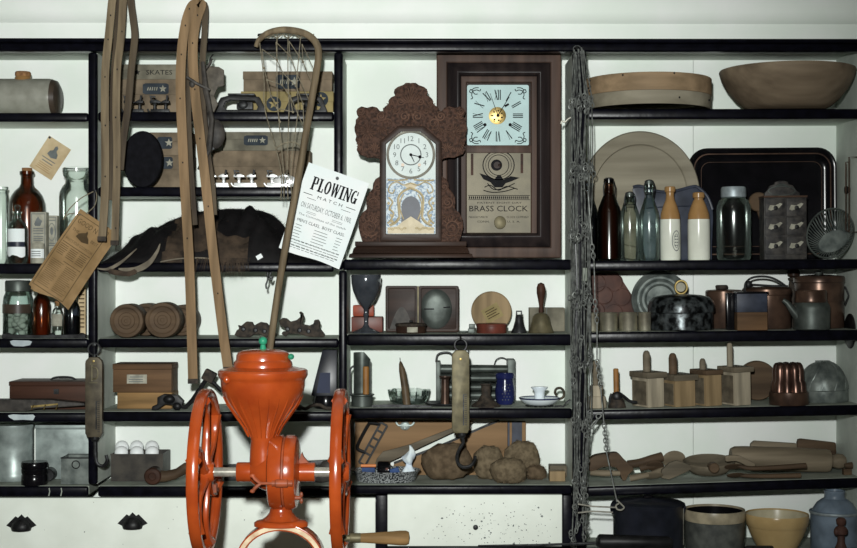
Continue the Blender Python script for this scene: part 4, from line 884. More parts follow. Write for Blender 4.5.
for x, l in ((217, 'bright nickel ice skate half hidden behind the hanging brown strips'), (245, 'bright nickel ice skate in the middle of the row of three'), (278, 'bright nickel ice skate by the lacrosse stick, catching the flash')): ice_skate(l, x, 'B1', .05, nickel, 22, 'nickel skates', .98)
g = F('heel_piece', 'curved bright nickel plate standing behind the lacrosse stick shaft', 'skate fitting', 285, .1, 'B1'); q = g.g(); q.ell(285, 0, g.py-7, 12, 2.2, 7, 20, 12); q.one(nickel)
def roller_iron(lab, x0, x1, sh, Y):
    f = F('clamp_skate', lab, 'skate', (x0+x1)/2, Y, shelf=sh, group='black clamp skates'); b = f.py; w_ = x1-x0
    g = f.g(); po = [(x0, b-1), (x0+w_*.16, b-16), (x0+w_*.3, b-18), (x1-w_*.12, b-17), (x1, b-4), (x1, b), (x1-w_*.1, b), (x0+w_*.1, b)]; pi = [(x0+w_*.18, b-4), (x0+w_*.24, b-12), (x0+w_*.34, b-14), (x1-w_*.2, b-13), (x1-w_*.14, b-7), (x1-w_*.16, b-4), (x1-w_*.3, b-4), (x0+w_*.3, b-4)]
    g.ring(po, pi, -6, -2); g.ring(po, pi, 2, 6); g.part('side_frame', black, .4)
    g = f.g(); g.box(x0+w_*.3, x1-w_*.2, b-20, b-18.1, -8, 8); g.box(x0+w_*.45, x0+w_*.75, b-12, b-5, -2, 2); g.ell(x0+w_*.58, -6.5, b-9, 5, 1.5, 4, 12, 8); g.part('foot_plate', iron, .4)
    g = f.g(); [g.lax('d', (x, 0, b-3.4), [(0, -5.8), (3.3, -5.8), (3.3, -2.2), (0, -2.2)], 14) for x in (x0+w_*.2, x1-w_*.1)]; g.part('wheel', black)
roller_iron('black iron clamp skate in front of the yellow star box, left of the pair', 213, 266, 'B0', .07); roller_iron('black iron clamp skate behind the lacrosse shaft', 284, 327, 'B0', .07)
f = F('leather_strap', 'dark coil of leather strap on the upper shelf behind the left hoop', 'strap', 110, .06, 'B0'); b = f.py
g = f.g(); g.tube(d3([(110+(6-.25*i*.2)*math.cos(i*.5), b-12+(11-i*.1)*math.sin(i*.5)) for i in range(40)], 0), 1.5, 6, flat=2.5); g.one(leather)
f = F('hanging_skate', 'old leather-topped skate hanging behind the brown bent hoop', 'skate', 212, -.03, py=56)
g = f.g(); g.tube(d3(spline([(211, 58), (209, 64), (204, 72), (203, 90), (207, 112), (212, 120)], 5), 3), 1.6, 6, flat=2); g.part('strap', leather)
g = f.g(); g.prism([(206, 72), (210, 66), (219, 67), (224, 70), (224, 86), (218, 87), (214, 96), (208, 96)], -1, 2); g.prism([(203, 94), (212, 92), (218, 104), (214, 112), (206, 112)], 0, 4); g.part('heel_flap', leather2, .8)
g = f.g(); g.ell(215, 1, 134, 10, 5, 15, 16, 10); g.ell(208, 1, 122, 7, 4, 10, 14, 8); g.part('toe_cap', leather)
g = f.g(); g.band(spline([(206, 100), (204, 118), (207, 140), (214, 150)], 5), 3, -4, -2.5); g.ell(203, -3, 84, 3, 1.5, 4, 10, 8); g.part('runner', iron); g = f.g(); g.tube([(211, 12, 53), (211, 0, 57), (210, -1, 61)], .8, 6); g.part('nail', iron)
f = F('oval_felt', 'black oval felt crown standing on edge beside the tan cartons', 'hat', 143, .06, 'B1'); b = f.py
g = f.g(); pts = lambda s: [(143+20*s*math.cos(t), b-28.4+28.4*s*math.sin(t)) for t in [2*PI*i/40 for i in range(40)]]
g.rings([[(x, d, y) for x, y in pts(s)] for s, d in ((.86, -6), (.97, -5), (1, -2), (1, 3), (.9, 6))]); g.one(felt)
# ---- hide
def hide():
    f = F('fur_hide', 'black and brown fur hide heaped on the shelf behind the hanging strips', 'hide', 200, .12, 'B2', f=30); b = f.py
    prof = [(101, 262), (108, 254), (116, 246), (125, 236), (135, 231), (147, 227), (160, 220), (175, 214), (188, 210), (205, 208), (222, 206.5), (240, 207), (256, 208.5), (268, 213), (277, 221), (286, 234), (294, 246), (305, 254), (322, 259), (331, 261.5)]
    def top(x):
        for (a, ya), (c, yc) in zip(prof, prof[1:]):
            if a <= x <= c: return ya+(yc-ya)*(x-a)/(c-a)
        return b
    rr = random.Random(5); cols, n, m = [], 78, 15; g = f.g()
    for i in range(n+1):
        x = 101.2+229.6*i/n; h = max(b-top(x), .6); col_ = []
        for j in range(m+1):
            t = j/m; d = -39+t*76; sh = math.sin(min(1, t*1.35)*PI/2)**.75 if t < .75 else math.cos((t-.75)/.25*PI/2*.75)
            fold = 1+.10*math.sin(x*.12+t*7)+.06*math.sin(x*.31-t*11)
            y = b-h*sh*(fold if t < .6 else 1)
            if t > .6: y = max(y, top(x))
            col_.append((x, d, min(y, b-.05)))
        cols.append(col_)
    ids = [[g.p(*q) for q in c] for c in cols]; bot = [[g.p(q[0], q[1], b) for q in (c[0], c[-1])] for c in cols]
    brown = lambda x, t: 1 if abs(x-172-6*math.sin(t*5)) < 9+3*math.sin(t*9) and t < .6 else (1 if (186 < x < 216 and .06 < t < .36+.06*math.sin(x*.3)) or (216 <= x < 246 and t < .16) else 0)
    for i in range(n):
        for j in range(m):
            g.m = brown(cols[i][j][0], j/m); g.face((ids[i][j], ids[i+1][j], ids[i+1][j+1], ids[i][j+1]))
        g.m = 0; g.face((bot[i][0], bot[i+1][0], ids[i+1][0], ids[i][0])); g.face((ids[i][m], ids[i+1][m], bot[i+1][1], bot[i][1])); g.face((bot[i][0], bot[i][1], bot[i+1][1], bot[i+1][0]))
    pel = g.part('pelt', [fur, furb], ang=80)
    g = f.g()
    for _ in range(5200):
        i = rr.randrange(1, n-1); j = rr.randrange(0, m-1); x, d, y = cols[i][j]; x += rr.uniform(-1.5, 1.5); d += rr.uniform(-2, 2); l = rr.uniform(3, 6.5); dx = rr.uniform(-.9, .9)+(-.5 if x < 190 else .3); dy = rr.uniform(-.55, .75)
        g.m = 1 if brown(x, j/m) and rr.random() < .85 or rr.random() < .03 else 0; q = [g.p(x-.22, d, y), g.p(x+.22, d, y), g.p(max(x+dx*l, 101.2), d-rr.uniform(.6, 2.4), min(y+dy*l*.8, b-.2))]; g.face(q)
    for cx0, k in ((205, 14), (232, 60), (240, 40)):
        for _ in range(k):
            x = cx0+rr.gauss(0, 6); g.m = 1; g.face([g.p(x-.3, -45, 258), g.p(x+.3, -45, 258), g.p(x+rr.uniform(-6, 6), -48, 270+rr.uniform(0, 9))])
    g.part('hair', [fur, furb], parent=pel, smooth=False)
    g = f.g(); q = spline([(101, 268.5), (112, 269), (125, 262), (140, 249)], 6); g.band(q, [1, 2, 3.2, 3, 2, .8], -46, -44.6); q = spline([(122, 269), (138, 270), (152, 263), (160, 252), (163, 244)], 6); g.band(q, [1.5, 5.5, 6, 4, 2.4, .8], -45.5, -43.5); q = spline([(163, 262), (180, 259), (200, 258), (214, 259)], 5); g.band(q, 1.4, -43.5, -42.5); g.part('hide_edge', hidew, parent=pel)
    g = f.g(); q = spline([(112, 271), (130, 274), (140, 271)], 6); g.band(q, [1]+[5]*(len(q)-2)+[1], -47.5, -45.5); g.part('drooping_edge', furb, parent=pel)
    g = f.g().at(261, 257, -30); g.box(-3, 3, -2.2, 2.2, -43.5, -43); g.part('tag', wpaper)
hide()
f = F('iron_hook', 'small black iron hook screwed under the hide shelf', 'hook', 268, .0, py=275); g = f.g(); g.tube(d3(spline([(267, 272.2), (267, 280), (265.4, 285), (266, 289)], 5), 5), .9, 6); g.tube(d3(spline([(270.5, 272.2), (269, 277), (270.5, 280), (272, 276)], 5), 5), 1, 6); g.one(iron)
# ---- wooden wheels
for i, (x, r, Y, l) in enumerate(((146, 16.4, .185, 'wooden roller at the back, between the two front rollers'), (182, 15.6, .185, 'wooden roller at the back, behind the hanging brown strip'), (127, 17, .06, 'turned wooden roller at front, nearer the left upright'), (163, 17.8, .06, 'turned wooden roller at front with a cracked hub'))):
    f = F('wood_roller', l, 'roller', x, Y, 'B3', group='wooden rollers', f=12); cy = f.py-r
    g = f.g(); g.lax('d', (x, 0, cy), [(0, 13), (r*.94, 13), (r, 11), (r, -13), (r*.96, -15), (r*.8, -15.4), (r*.72, -14.2), (r*.5, -13.8), (r*.46, -15), (0, -15)], 40); b = g.part('body', treen2, ang=30)
    g = f.g(); g.lax('d', (x, 0, cy), [(r*.3, -15.2), (r*.26, -16), (r*.12, -16), (r*.1, -15.3), (0, -15.3)], 20); g.part('hub', treen2, parent=b)
z6 = lambda q, s=3.912: [(225+x/s, 270+y/s) for x, y in q]
for nm, l, q, cx in (('ice_creeper', 'rusty curled iron ice creeper by the lacrosse stick, left of the pair', [(38, 252), (48, 232), (58, 226), (52, 212), (64, 216), (85, 198), (108, 200), (114, 214), (140, 200), (163, 204), (185, 226), (200, 244), (206, 257), (160, 259), (135, 246), (112, 250), (100, 259), (60, 259)], 256), ('ice_creeper', 'rusty iron ice creeper with a raised prong, beside the second upright', [(212, 196), (226, 184), (242, 186), (256, 199), (282, 192), (296, 180), (300, 172), (290, 164), (296, 158), (306, 166), (310, 182), (302, 208), (330, 214), (348, 206), (350, 192), (366, 190), (374, 204), (370, 222), (392, 250), (388, 259), (330, 258), (290, 246), (252, 244), (238, 258), (222, 246), (228, 236), (240, 238), (234, 222), (216, 212)], 300)):
    f = F(nm, l, 'ice creeper', cx, .08, 'B3', group='ice creepers'); dy = f.py-(270+259/3.912); g = f.g(); g.prism([(x, y+dy) for x, y in z6(q)], -5, 4); bd = g.part('body', rust, 1.4)
    g = f.g(); [g.lax('d', (x, 0, f.py-y), [(2.4, -5.4), (1.6, -6.6), (0, -6.8)], 10) for x, y in ((cx-12, 8), (cx, 7), (cx+9, 6))]; g.part('stud', iron, parent=bd)
# ---- pine boxes, apple parer
f = F('pine_box', 'shallow yellow pine box under the labelled brown box', 'box', 145, .13, 'B4', f=17); b = f.py; g = f.g(); g.box(117.5, 172, 392.5, b, -18, 18); g.part('body', boxwood2, .5); yt = 392.5
f = F('pine_box', 'brown pine box with a white paper label, on a yellower box', 'box', 142, .13, py=yt-.1, f=17); g = f.g(); g.box(113, 171.5, 369.5, f.py, -17, 17); bd = g.part('body', boxwood, .5); g = f.g(); g.box(112.6, 171.9, 364, 369.3, -17.4, 17.4); g.part('lid', boxwood, .5)
g = f.g(); g.box(127, 147, 374.5, 383.5, -17.4, -17.1); lb = g.part('paper_label', greypaper, parent=bd); g = f.g(); [g.box(128.5+R.random()*2, 145-R.random()*3, y, y+.8, -17.7, -17.45) for y in (376.5, 379, 381.2)]; g.part('printing', greyink, parent=lb)
f = F('apple_parer', 'black iron apple parer with a cranked arm and wooden grip, left of the red mill', 'apple parer', 180, .04, 'B4'); b = f.py
g = f.g(); g.prism([(152, b), (153, b-4), (158, b-6), (158, b-13), (164, b-16), (178, b-15), (184, b-9), (182, b-2), (176, b), (174, b-5), (166, b-6), (160, b-2), (158, b)], -5, 5); g.ell(170, -5, b-11, 6, 4, 4.5, 14, 8); g.ell(178, -5, b-4, 4.5, 3, 4, 12, 8); g.part('frame', black, 1)
g = f.g(); g.tube([(176, -2, b-4), (186, -2, b-3), (193, -2, b-10), (206, -2, b-30)], [2, 2.4, 2.4, 2.2], 8); g.tube([(208, -2, b-32), (216, -2, b-25), (222, -2, b-19)], 2, 8); g.part('crank', black)
g = f.g().at(209.5, b-34, 28); g.box(-6, 6, -5.5, 5.5, -7, 4); g.part('grip', rust, 1.2)
f = F('navy_canister', 'tall tapered dark navy tin canister behind the right flywheel of the mill', 'canister', 326, .1, 'B4'); b = f.py
g = f.g(); g.rings([[(x, d, y) for x, d in ((a, -e), (c, -e), (c, e), (a, e))] for a, c, e, y in ((312, 337.5, 12, b-13), (316, 337.5, 10.5, b-30), (323, 337.5, 7, 349.5))]); bd = g.part('body', darkpot, .8)
g = f.g(); g.rings([[(x, d, y) for x, d in ((a, -e), (c, -e), (c, e), (a, e))] for a, c, e, y in ((317.5, 331, 12.2, b-16), (321, 331, 10.2, b-36))]); g.part('label', mat('dull_blue_label', (34, 42, 66), rough=.6), parent=bd)
g = f.g(); g.lathe(326, [(0, b), (11, b), (13, b-2), (13.5, b-8), (12, b-12.8), (0, b-12.8)], seg=24); g.part('base', blackgloss)
f = F('iron_latch', 'curled rusty iron latch lying by the navy canister', 'latch', 308, .035, 'B4'); b = f.py; g = f.g(); g.tube(d3(spline([(293, b-3), (300, b-4), (306, b-2), (312, b-5), (320, b-6), (326, b-3), (332, b-2.5)], 5), -8), 1.7, 8); g.ell(300, -8, b-3.2, 4, 3, 3, 10, 6); g.one(rust)
# ---- eggs
eggbox = mat('dark_rusty_tin', (62, 58, 52), (38, 36, 34), rough=.5, metal=.2, scale=24)
f = F('egg_tin', 'open dark tin box of eggs on the bottom shelf', 'box', 137, .15, 'B5', f=20); b = f.py; g = f.g(); t = .8; x0, x1 = 111, 163; y0 = b-27
for q in ((x0, x1, y0, b, -20, -20+t), (x0, x1, y0, b, 20-t, 20), (x0, x0+t, y0, b, -20+t, 20-t), (x1-t, x1, y0, b, -20+t, 20-t), (x0+t, x1-t, b-20, b-19, -20+t, 20-t)): g.box(*q)
g.part('body', eggbox); g = f.g(); g.box(x0-.4, x1+.4, y0-.4, y0+1, -20.6, -19.9); g.part('rolled_rim', eggbox)
ex = [(121.4, -11), (136.8, -12), (152.2, -11), (122, 5), (136.8, 6), (152, 5)]
el = ['front egg at the left corner of the egg tin', 'front egg in the middle of the egg tin', 'front egg by the right wall of the egg tin', 'back egg at the left of the egg tin', 'back egg in the middle of the egg tin, highest', 'back egg at the right of the egg tin']
FE = f
for (x, d), l in zip(ex, el):
    h = F('egg', 'white '+l, 'egg', x, FE.loc[1]+d*.003, py=FE.py-20, group='eggs in the tin'); h.loc = (h.loc[0], h.loc[1], FE.loc[2]+(19 if d < 0 else 22.4)*FE.u); top = 0 if d < 0 else 1.5
    g = h.g(); g.rings([[(x+6.8*math.sin(t)*(1+.1*math.cos(t))*math.cos(k*PI/9), 6.6*math.sin(t)*math.sin(k*PI/9), h.py-7.6-7.6*math.cos(t)) for k in range(18)] if 0 < i < 12 else [(x, 0, h.py-7.6-(7.6 if i == 0 else -7.6))] for i, t in [(i, PI*i/12) for i in range(13)]]); g.one(egg)
f = F('shoe_last', 'brown wooden last lying on the bottom shelf against the red flywheel', 'shoe last', 166, .035, 'B5'); b = f.py
g = f.g(); g.lax('d', (154, 0, b-8.6), [(0, 8), (7.6, 8), (8.6, 6), (8.6, -7), (7.4, -8.4), (4, -8.8), (3.4, -7.8), (0, -7.6)], 24); g.part('heel', walnut)
g = f.g(); g.rings([[(x+0, e*math.cos(a), y-h_*math.sin(a)) for a in [2*PI*k/16 for k in range(16)]] for x, y, h_, e in ((157, b-8, 6.5, 7), (166, b-7.5, 5.5, 6.5), (176, b-10, 5.5, 6), (184, b-15, 6, 6), (190, b-18, 5, 5), (193, b-18, 2, 2))]); g.part('toe', treen2)
f = F('iron_bar', 'long dark iron bar lying behind the shaft of the mill', 'bar', 262, .12, 'B5'); b = f.py; g = f.g(); g.prism([(204, b-14), (330, b-20), (330, b-14), (300, b-12), (250, b-8), (204, b-7)], -5, 5); g.box(225, 240, b-12, b, -6, 6); g.box(292, 306, b-14, b, -6, 6); g.one(iron, .8)
f = F('leather_pouch', 'dark lumpy leather pouch behind the right end of the mill shaft', 'pouch', 322, .06, 'B5'); b = f.py; g = f.g(); g.ell(320, 0, b-9, 16, 9, 9, 18, 10); g.ell(328, 0, b-15, 9, 7, 8, 14, 8); g.ell(312, -3, b-16, 6, 5, 5, 12, 8); g.one(leather)

# ---------------------------------------------------------------- middle bay
f = F('leather_case', 'small orange-red leather case behind the goblet', 'case', 364.5, .15, 'M1'); b = f.py
g = f.g(); g.box(352, 383, 316.5, b, -13, 13); g.part('body', redtin2, 1); g = f.g(); g.box(353, 374, 305, 316.3, -4, 8); g.part('raised_lid', redtin, 1.5)
smoke = mat('smoky_dark_glass', (72, 76, 82), (50, 54, 60), rough=.12, metal=.25, scale=20, spec=.8)
f = F('goblet', 'dark smoky stemmed goblet in front of the red case', 'goblet', 366, .05, 'M1'); b = f.py
g = f.g(); g.lathe(366, [(14.4, 274.6), (15, 276), (14.6, 283), (13, 291), (9.5, 299), (5, 305), (2.6, 308), (2.2, 313), (3, 315), (2.1, 317), (2, b-9), (4, b-5.5), (11, b-2.6), (13.8, b-1), (13.6, b), (0, b)], seg=36); bd = g.part('glass', smoke)
g = f.g(); g.lathe(366, [(14.4, 274.9), (13.6, 276), (13, 283), (11, 291), (0, 299)], seg=32, cap=False); g.part('inside', darkpot, parent=bd)
f = F('picture_case', 'open double case with a pale oval disc in its right half', 'case', 422, .14, 'M1', f=6); b = f.py
for nm, x0, x1 in (('left_half', 385.5, 417.8), ('right_half', 418.4, 458.8)):
    g = f.g(); g.ring(rrect(x0, x1, 285.8, b, 2), rrect(x0+3, x1-3, 288.5, b-3, 1.6), -7, -3); g.prism(rrect(x0+.4, x1-.4, 286, b-.2, 2), -2.9, 5); h = g.part(nm, walnut2, .5)
    g = f.g()
    if nm == 'left_half': g.prism([(x0+4+24*t/16, 331-(22*math.sin(PI*t/16))-2) for t in range(17)], -3.4, -2.9); g.part('oval_recess', leather, parent=h)
    else:
        g.rings([[(436+16*s*math.cos(k*PI/16), d, 309+20*s*math.sin(k*PI/16)) for k in range(32)] for s, d in ((1, -2.9), (1, -4.4), (.9, -6), (.6, -7.2), (.2, -7.8))]); ds = g.part('domed_disc', pewter, parent=h)
        g = f.g(); g.band([(424, 309), (434, 309)], 1.2, -7.9, -7.2); g.band([(439, 308), (450, 307)], 1.2, -7.4, -6); g.part('needle', ink, parent=ds)
g = f.g(); g.box(417.4, 418.8, 286, b-1, -7.4, -6.8); g.part('hinge', bronze)
f = F('pocket_compass', 'low round dark tin with a pale label before the open double case', 'tin', 411, .05, 'M1'); b = f.py
solid(f, 411, [(14.6, b), (15, b-1), (15, b-6), (14.4, b-7), (0, b-7)], walnut2, 'body'); solid(f, 411, [(15.6, b-7.1), (16, b-8), (15, b-9.6), (6, b-10.4), (0, b-10.6)], rust, 'lid'); g = f.g(); g.lathe(411, [(0, b-10.5), (1.6, b-11), (1.8, b-12.4), (0, b-13)], seg=10); g.part('knob', iron); label_on(f, 411, 15.1, b-6.4, b-1.2, -14, 26, greypaper)
f = F('round_box', 'round bentwood box standing on edge with a yellow paper label', 'box', 491.5, .17, 'M1', f=9); r = 20.2; cy = f.py-r
g = f.g(); g.lax('d', (491.5, 0, cy), [(0, 9), (r-.6, 9), (r-.6, -1), (r, -1.2), (r, -8), (r-1, -9), (0, -9)], 44); bd = g.part('body', tanwood, ang=30); g = f.g().at(492, cy+1, -28); g.box(-9, 9, -7, 8, -9.5, -9.1); lb = g.part('paper_label', cardy, parent=bd); g = f.g().at(492, cy+1, -28); [g.box(-7+R.random()*2, 7-R.random()*3, y, y+.9, -9.8, -9.55) for y in (-4, -1.5, 1, 3.5)]; g.part('printing', brownink, parent=lb)
f = F('round_tin', 'low red-brown round tin in front of the bentwood box', 'tin', 491.5, .05, 'M1'); b = f.py; solid(f, 491.5, [(14.6, b), (15, b-.8), (15, b-6.4), (0, b-6.4)], redtin2, 'body'); solid(f, 491.5, [(15.4, b-6.5), (15.6, b-8.6), (14.8, b-9.6), (0, b-10.4)], redtin2, 'lid')
f = F('wick_trimmer', 'tiny dark metal fitting beside the low red-brown tin', 'fitting', 472, .05, 'M1'); b = f.py; g = f.g(); g.box(469, 475, b-9, b-4.5, -3, 3); g.tube([(468, 0, b-1.2), (460, 0, b-1.2)], 1, 6); g.box(468, 474.6, b-4.5, b, -3, 3); g.one(pewter, .6)
f = F('cow_bell', 'little dark conical bell with a loop handle', 'bell', 519, .06, 'M1'); b = f.py; solid(f, 519, [(0, b), (8, b), (8, b-1.2), (6, b-5), (4, b-12), (3.4, b-17), (2.8, b-18), (0, b-18)], iron, 'body'); g = f.g(); g.tube(d3([(516.6, b-17.6), (516.6, b-21.6), (521.4, b-21.6), (521.4, b-17.6)], 0), .9, 6); g.part('loop_handle', iron)
f = F('cardboard_block', 'grey cardboard box behind the hand bell', 'box', 547, .19, 'M1'); b = f.py; g = f.g(); g.box(529, 564, 307.5, b, -8, 8); g.part('body', card2, .5); g = f.g(); g.box(545.6, 546.2, 307.4, b, -8.2, -8); g.part('seam', greyink)
f = F('hand_bell', 'bronze hand bell with a turned wooden handle', 'hand bell', 541, .06, 'M1'); b = f.py
solid(f, 541, [(12.6, b), (13, b-1), (11.6, b-4), (9.6, b-10), (8.4, b-16), (6, b-19), (2.6, b-20.4), (0, b-20.4)], bronze, 'bell'); solid(f, 541, [(2.4, b-20), (2.4, b-23), (2, b-27), (3, b-33), (4.4, b-40), (4.4, b-45), (3.2, b-49), (0, b-50.4)], walnut, 'handle', seg=18)
# ---- candle shelf
f = F('candle_sconce', 'tall grey tin candle sconce with a half-round shield and side handle', 'sconce', 362, .055, 'M2'); b = f.py
solid(f, 362, [(10.6, b), (10.8, b-10), (12.4, b-11), (12.4, b-12), (0, b-12)], pewter, 'cup'); g = f.g(); n = 12
ro = [[(362+ (8.6*math.sin(a)), 1+8.6*-math.cos(a)*(1 if False else 1), y) for a in [math.radians(62+k*(236/ n)) for k in range(n+1)]] for y in (b-12, 372, 362, 357, 354)]
A = [[g.p(362+8.6*math.sin(a), -8.6*math.cos(a), (b-12)+(t)*(max(352.5, 352.5+ (0 if math.sin(a) < .2 else (math.sin(a)-.2)*9))-(b-12))) for a in [math.radians(75+k*(225/n)) for k in range(n+1)]] for t in (0, .25, .5, .75, 1)]
B_ = [[g.p(362+7.9*math.sin(a), -7.9*math.cos(a), (b-12)+(t)*(max(352.5, 352.5+ (0 if math.sin(a) < .2 else (math.sin(a)-.2)*9))-(b-12))) for a in [math.radians(75+k*(225/n)) for k in range(n+1)]] for t in (0, .25, .5, .75, 1)]
for Q in (A, B_):
    for r0, r1 in zip(Q, Q[1:]):
        for k in range(n): g.face((r0[k], r0[k+1], r1[k+1], r1[k]))
for k in range(n): g.face((A[-1][k], A[-1][k+1], B_[-1][k+1], B_[-1][k]))
for e in (0, n):
    for i in range(4): g.face((A[i][e], A[i+1][e], B_[i+1][e], B_[i][e]))
g.part('shield', pewter, ang=60)
g = f.g(); g.tube(d3(spline([(354, 366), (350.5, 369), (350, 378), (350, 390), (351.5, 395), (354, 398)], 4), 0), 1, 6); g.part('handle', iron); solid(f, 366, [(3.2, b-12), (3.2, 368), (2.6, 366.4), (0, 366)], tallow, 'candle', d=-1, seg=16)
f = F('glass_dish', 'low pressed-glass dish with a scalloped rim under the leaning candle', 'dish', 409, .15, 'M2'); b = f.py
g = f.g(); prof = [(15, b), (18, b-2), (20, b-8), (21, b-13)]; rs = []
for r, y in prof+[(19.6, b-13), (18.6, b-8), (16, b-3)]: rs.append([((409+(r+(.7 if k % 2 else -.4))*math.cos(2*PI*k/36)), (r+(.7 if k % 2 else -.4))*math.sin(2*PI*k/36), y+(-.8 if (k % 6 < 3 and y < b-12) else 0)) for k in range(36)])
g.rings(rs); g.part('bowl', gl_flint); g = f.g(); g.rings([[(409+r*math.cos(2*PI*k/36), r*math.sin(2*PI*k/36), y) for k in range(36)] for r, y in ((15.6, b-.9), (17.4, b-6), (0.5, b-6.2))]); g.part('inner_cut', tin)
f = F('taper_candle', 'brown taper candle leaning in front of the glass dish', 'candle', 404, .024, 'M2'); b = f.py; g = f.g(); g.tube([(407, 0, b-.5), (405, 2, 388), (402, 4, 370), (400.6, 5, 364), (400.2, 5.4, 361.6)], [4, 3.8, 3.2, 1.8, .6], 14); g.part('wax', darkcandle); g = f.g(); g.tube([(400.2, 5.4, 362), (399.8, 5.4, 358)], .4, 5); g.part('wick', ink)
f = F('candle_snuffer', 'flat black candle snuffer lying between sconce and candlestick', 'snuffer', 402, -.001, 'M2'); b = f.py; g = f.g(); g.band([(372, b-1.6), (390, b-1.9), (412, b-1.5), (432, b-1.2)], [2, 3, 2.6, 1.2], -1.8, 1.8); g.one(iron)
f = F('candle_mold', 'tin candle mold with horizontal tubes between two end plates', 'candle mold', 475, .196, 'M2'); b = f.py
for x0, x1, yt in ((436, 440.4, 361), (507, 514.5, 359)): g = f.g(); g.box(x0, x1, yt, b, -14, 14); g.part('end_plate', pewter, .5)
for j, y in enumerate((368.5, 377.5, 386.5, 394.5)):
    for d in (-8, 4): g = f.g(); g.lax('x', (0, d, y), [(0, 440.5), (4, 440.5), (3.2, 506.9), (0, 506.9)], 16); g.part('tube', pewter)
g = f.g(); g.tube(d3(spline([(436, 362), (437.5, 355), (443, 352.5), (450, 353), (453.5, 358), (453.5, 364)], 4), 0), .9, 6); g.tube(d3(spline([(494, 366), (496, 360), (501, 357.5), (506, 359), (509, 363)], 4), 0), .5, 6); g.part('wire_handle', iron)
f = F('candlestick', 'dark copper-brown tin candlestick left of the hanging brass balance', 'candlestick', 445, .078, 'M2'); b = f.py; solid(f, 445, [(20, b-1.6), (20.4, b-3), (17, b-2.2), (10, b-1.2), (9, b), (0, b)][::-1], iron, 'dish'); solid(f, 445, [(4.4, b-1.6), (4.2, b-6), (4, b-26), (4.8, b-27), (6.2, b-28.4), (6.2, b-29.4), (3.6, b-29.4)], copper2, 'stem', seg=20)
f = F('candlestick', 'squat dark candlestick with a flared foot beside the cobalt jar', 'candlestick', 486, .035, 'M2'); b = f.py; solid(f, 486, [(0, b), (14.6, b), (14.8, b-1.4), (11, b-4), (7, b-8), (5.2, b-11.6), (0, b-11.6)], rust, 'foot'); solid(f, 486, [(4.6, b-11.6), (4.8, b-21), (5.8, b-21.8), (5.8, b-22.8), (3.6, b-22.8)], rust, 'socket', seg=20)
f = F('cobalt_jar', 'small cobalt blue ribbed jar with pale dots', 'jar', 505, .115, 'M2'); b = f.py; solid(f, 505, [(0, b), (7.6, b), (9.2, b-3), (10, b-9), (9.8, b-16), (8.6, b-22), (8.4, b-25), (9.4, b-26), (9.6, b-30), (8.8, b-31), (7.8, b-30.6), (7.6, b-25), (0, b-24)], cobalt, 'body')
g = f.g()
for r_ in range(6):
    for c_ in range(3): a = (c_-1)*.3+.15*(r_ % 2); g.ell(505+9.7*math.sin(a), -9.7*math.cos(a), b-5-r_*3, .8, .5, .8, 6, 4)
g.part('dots', slate)
f = F('chamberstick', 'white enamel chamberstick with a blue rim and ring handle', 'chamberstick', 539.5, .045, 'M2'); b = f.py
bd = solid(f, 539.5, [(0, b-1.4), (11, b-1.4), (15, b-3), (19.4, b-6.6), (20.2, b-8.2), (19, b-8), (14, b-5), (10, b-3.6), (0, b-3.4)], enamelw, 'saucer', seg=36); g = f.g(); g.rings([[(539.5+r*math.cos(2*PI*k/36), r*math.sin(2*PI*k/36), y) for k in range(36)] for r, y in ((20.2, b-7.6), (20.8, b-8.3), (20.2, b-9), (19.6, b-8.3), (20.2, b-7.6))], False, False); g.part('blue_rim', cobalt, parent=bd)
solid(f, 539.5, [(5.4, b-3.5), (5, b-12), (5.4, b-15), (8.4, b-18.4), (8.6, b-19.4), (5, b-19), (4.4, b-15)], enamelw, 'socket', seg=24); g = f.g(); g.tube(d3(spline([(558.5, b-7), (563, b-9), (564, b-14), (561, b-18), (556.5, b-17.5), (555, b-13.5), (557, b-11)], 4), 0), 1.3, 8); g.part('ring_handle', bronze2)
g = f.g(); [g.ell(539.5+16*math.cos(k*PI/8)*.8, 16*math.sin(k*PI/8)*.8, b-.8, 1.6, 1.6, .75, 8, 5) for k in range(16)]; g.part('foot_ring', iron)
f = F('wire_strap', 'thin dark wire strap trailing from the chamberstick to the chains', 'wire', 566, .03, 'M2'); b = f.py; g = f.g(); g.tube(d3(spline([(554, b-.9), (560, b-1.2), (563, b-1), (566, b-5), (570, b-7.5)], 5), -6), .8, 6); g.one(iron)
# ---- bottom of the middle bay
f = F('brown_board', 'wide brown board with a slanted grey lower edge leaning at the back', 'board', 410, .2, 'M3'); b = f.py
g = f.g(); g.prism([(355, 420.5), (470, 420.5), (455, 427.5), (435, 435), (411, 444.5), (397, 449), (384, 452), (378, 459), (374, 470), (372, b), (355, b)], -2, 2); bd = g.part('panel', board, .4)
g = f.g(); g.prism([(373, 470), (377, 458), (383, 451), (397, 447.6), (411, 443.5), (435, 434), (455, 426.5), (466, 420.5), (474, 420.5), (470, 424.7), (450, 433), (420, 447), (400, 456.5), (389, 461.6), (381, 470)], -5, -2.1); g.part('edge_strip', greywood, .6)
g = f.g(); g.ell(405, -3.5, 425.5, 5, 1.2, 4.4, 12, 8); g.tube(d3(spline([(396, 421.5), (399, 425), (405, 424), (411, 425), (414.5, 421.5)], 4), -3.6), 1.2, 6); g.lathe(405, [(0, 430), (1.6, 428.5), (1, 425)], d=-4, seg=10); g.part('metal_mount', tin, parent=bd)
f = F('brown_board', 'second brown board with a dark stripe, standing right of the slanted gap', 'board', 478, .21, 'M3'); b = f.py
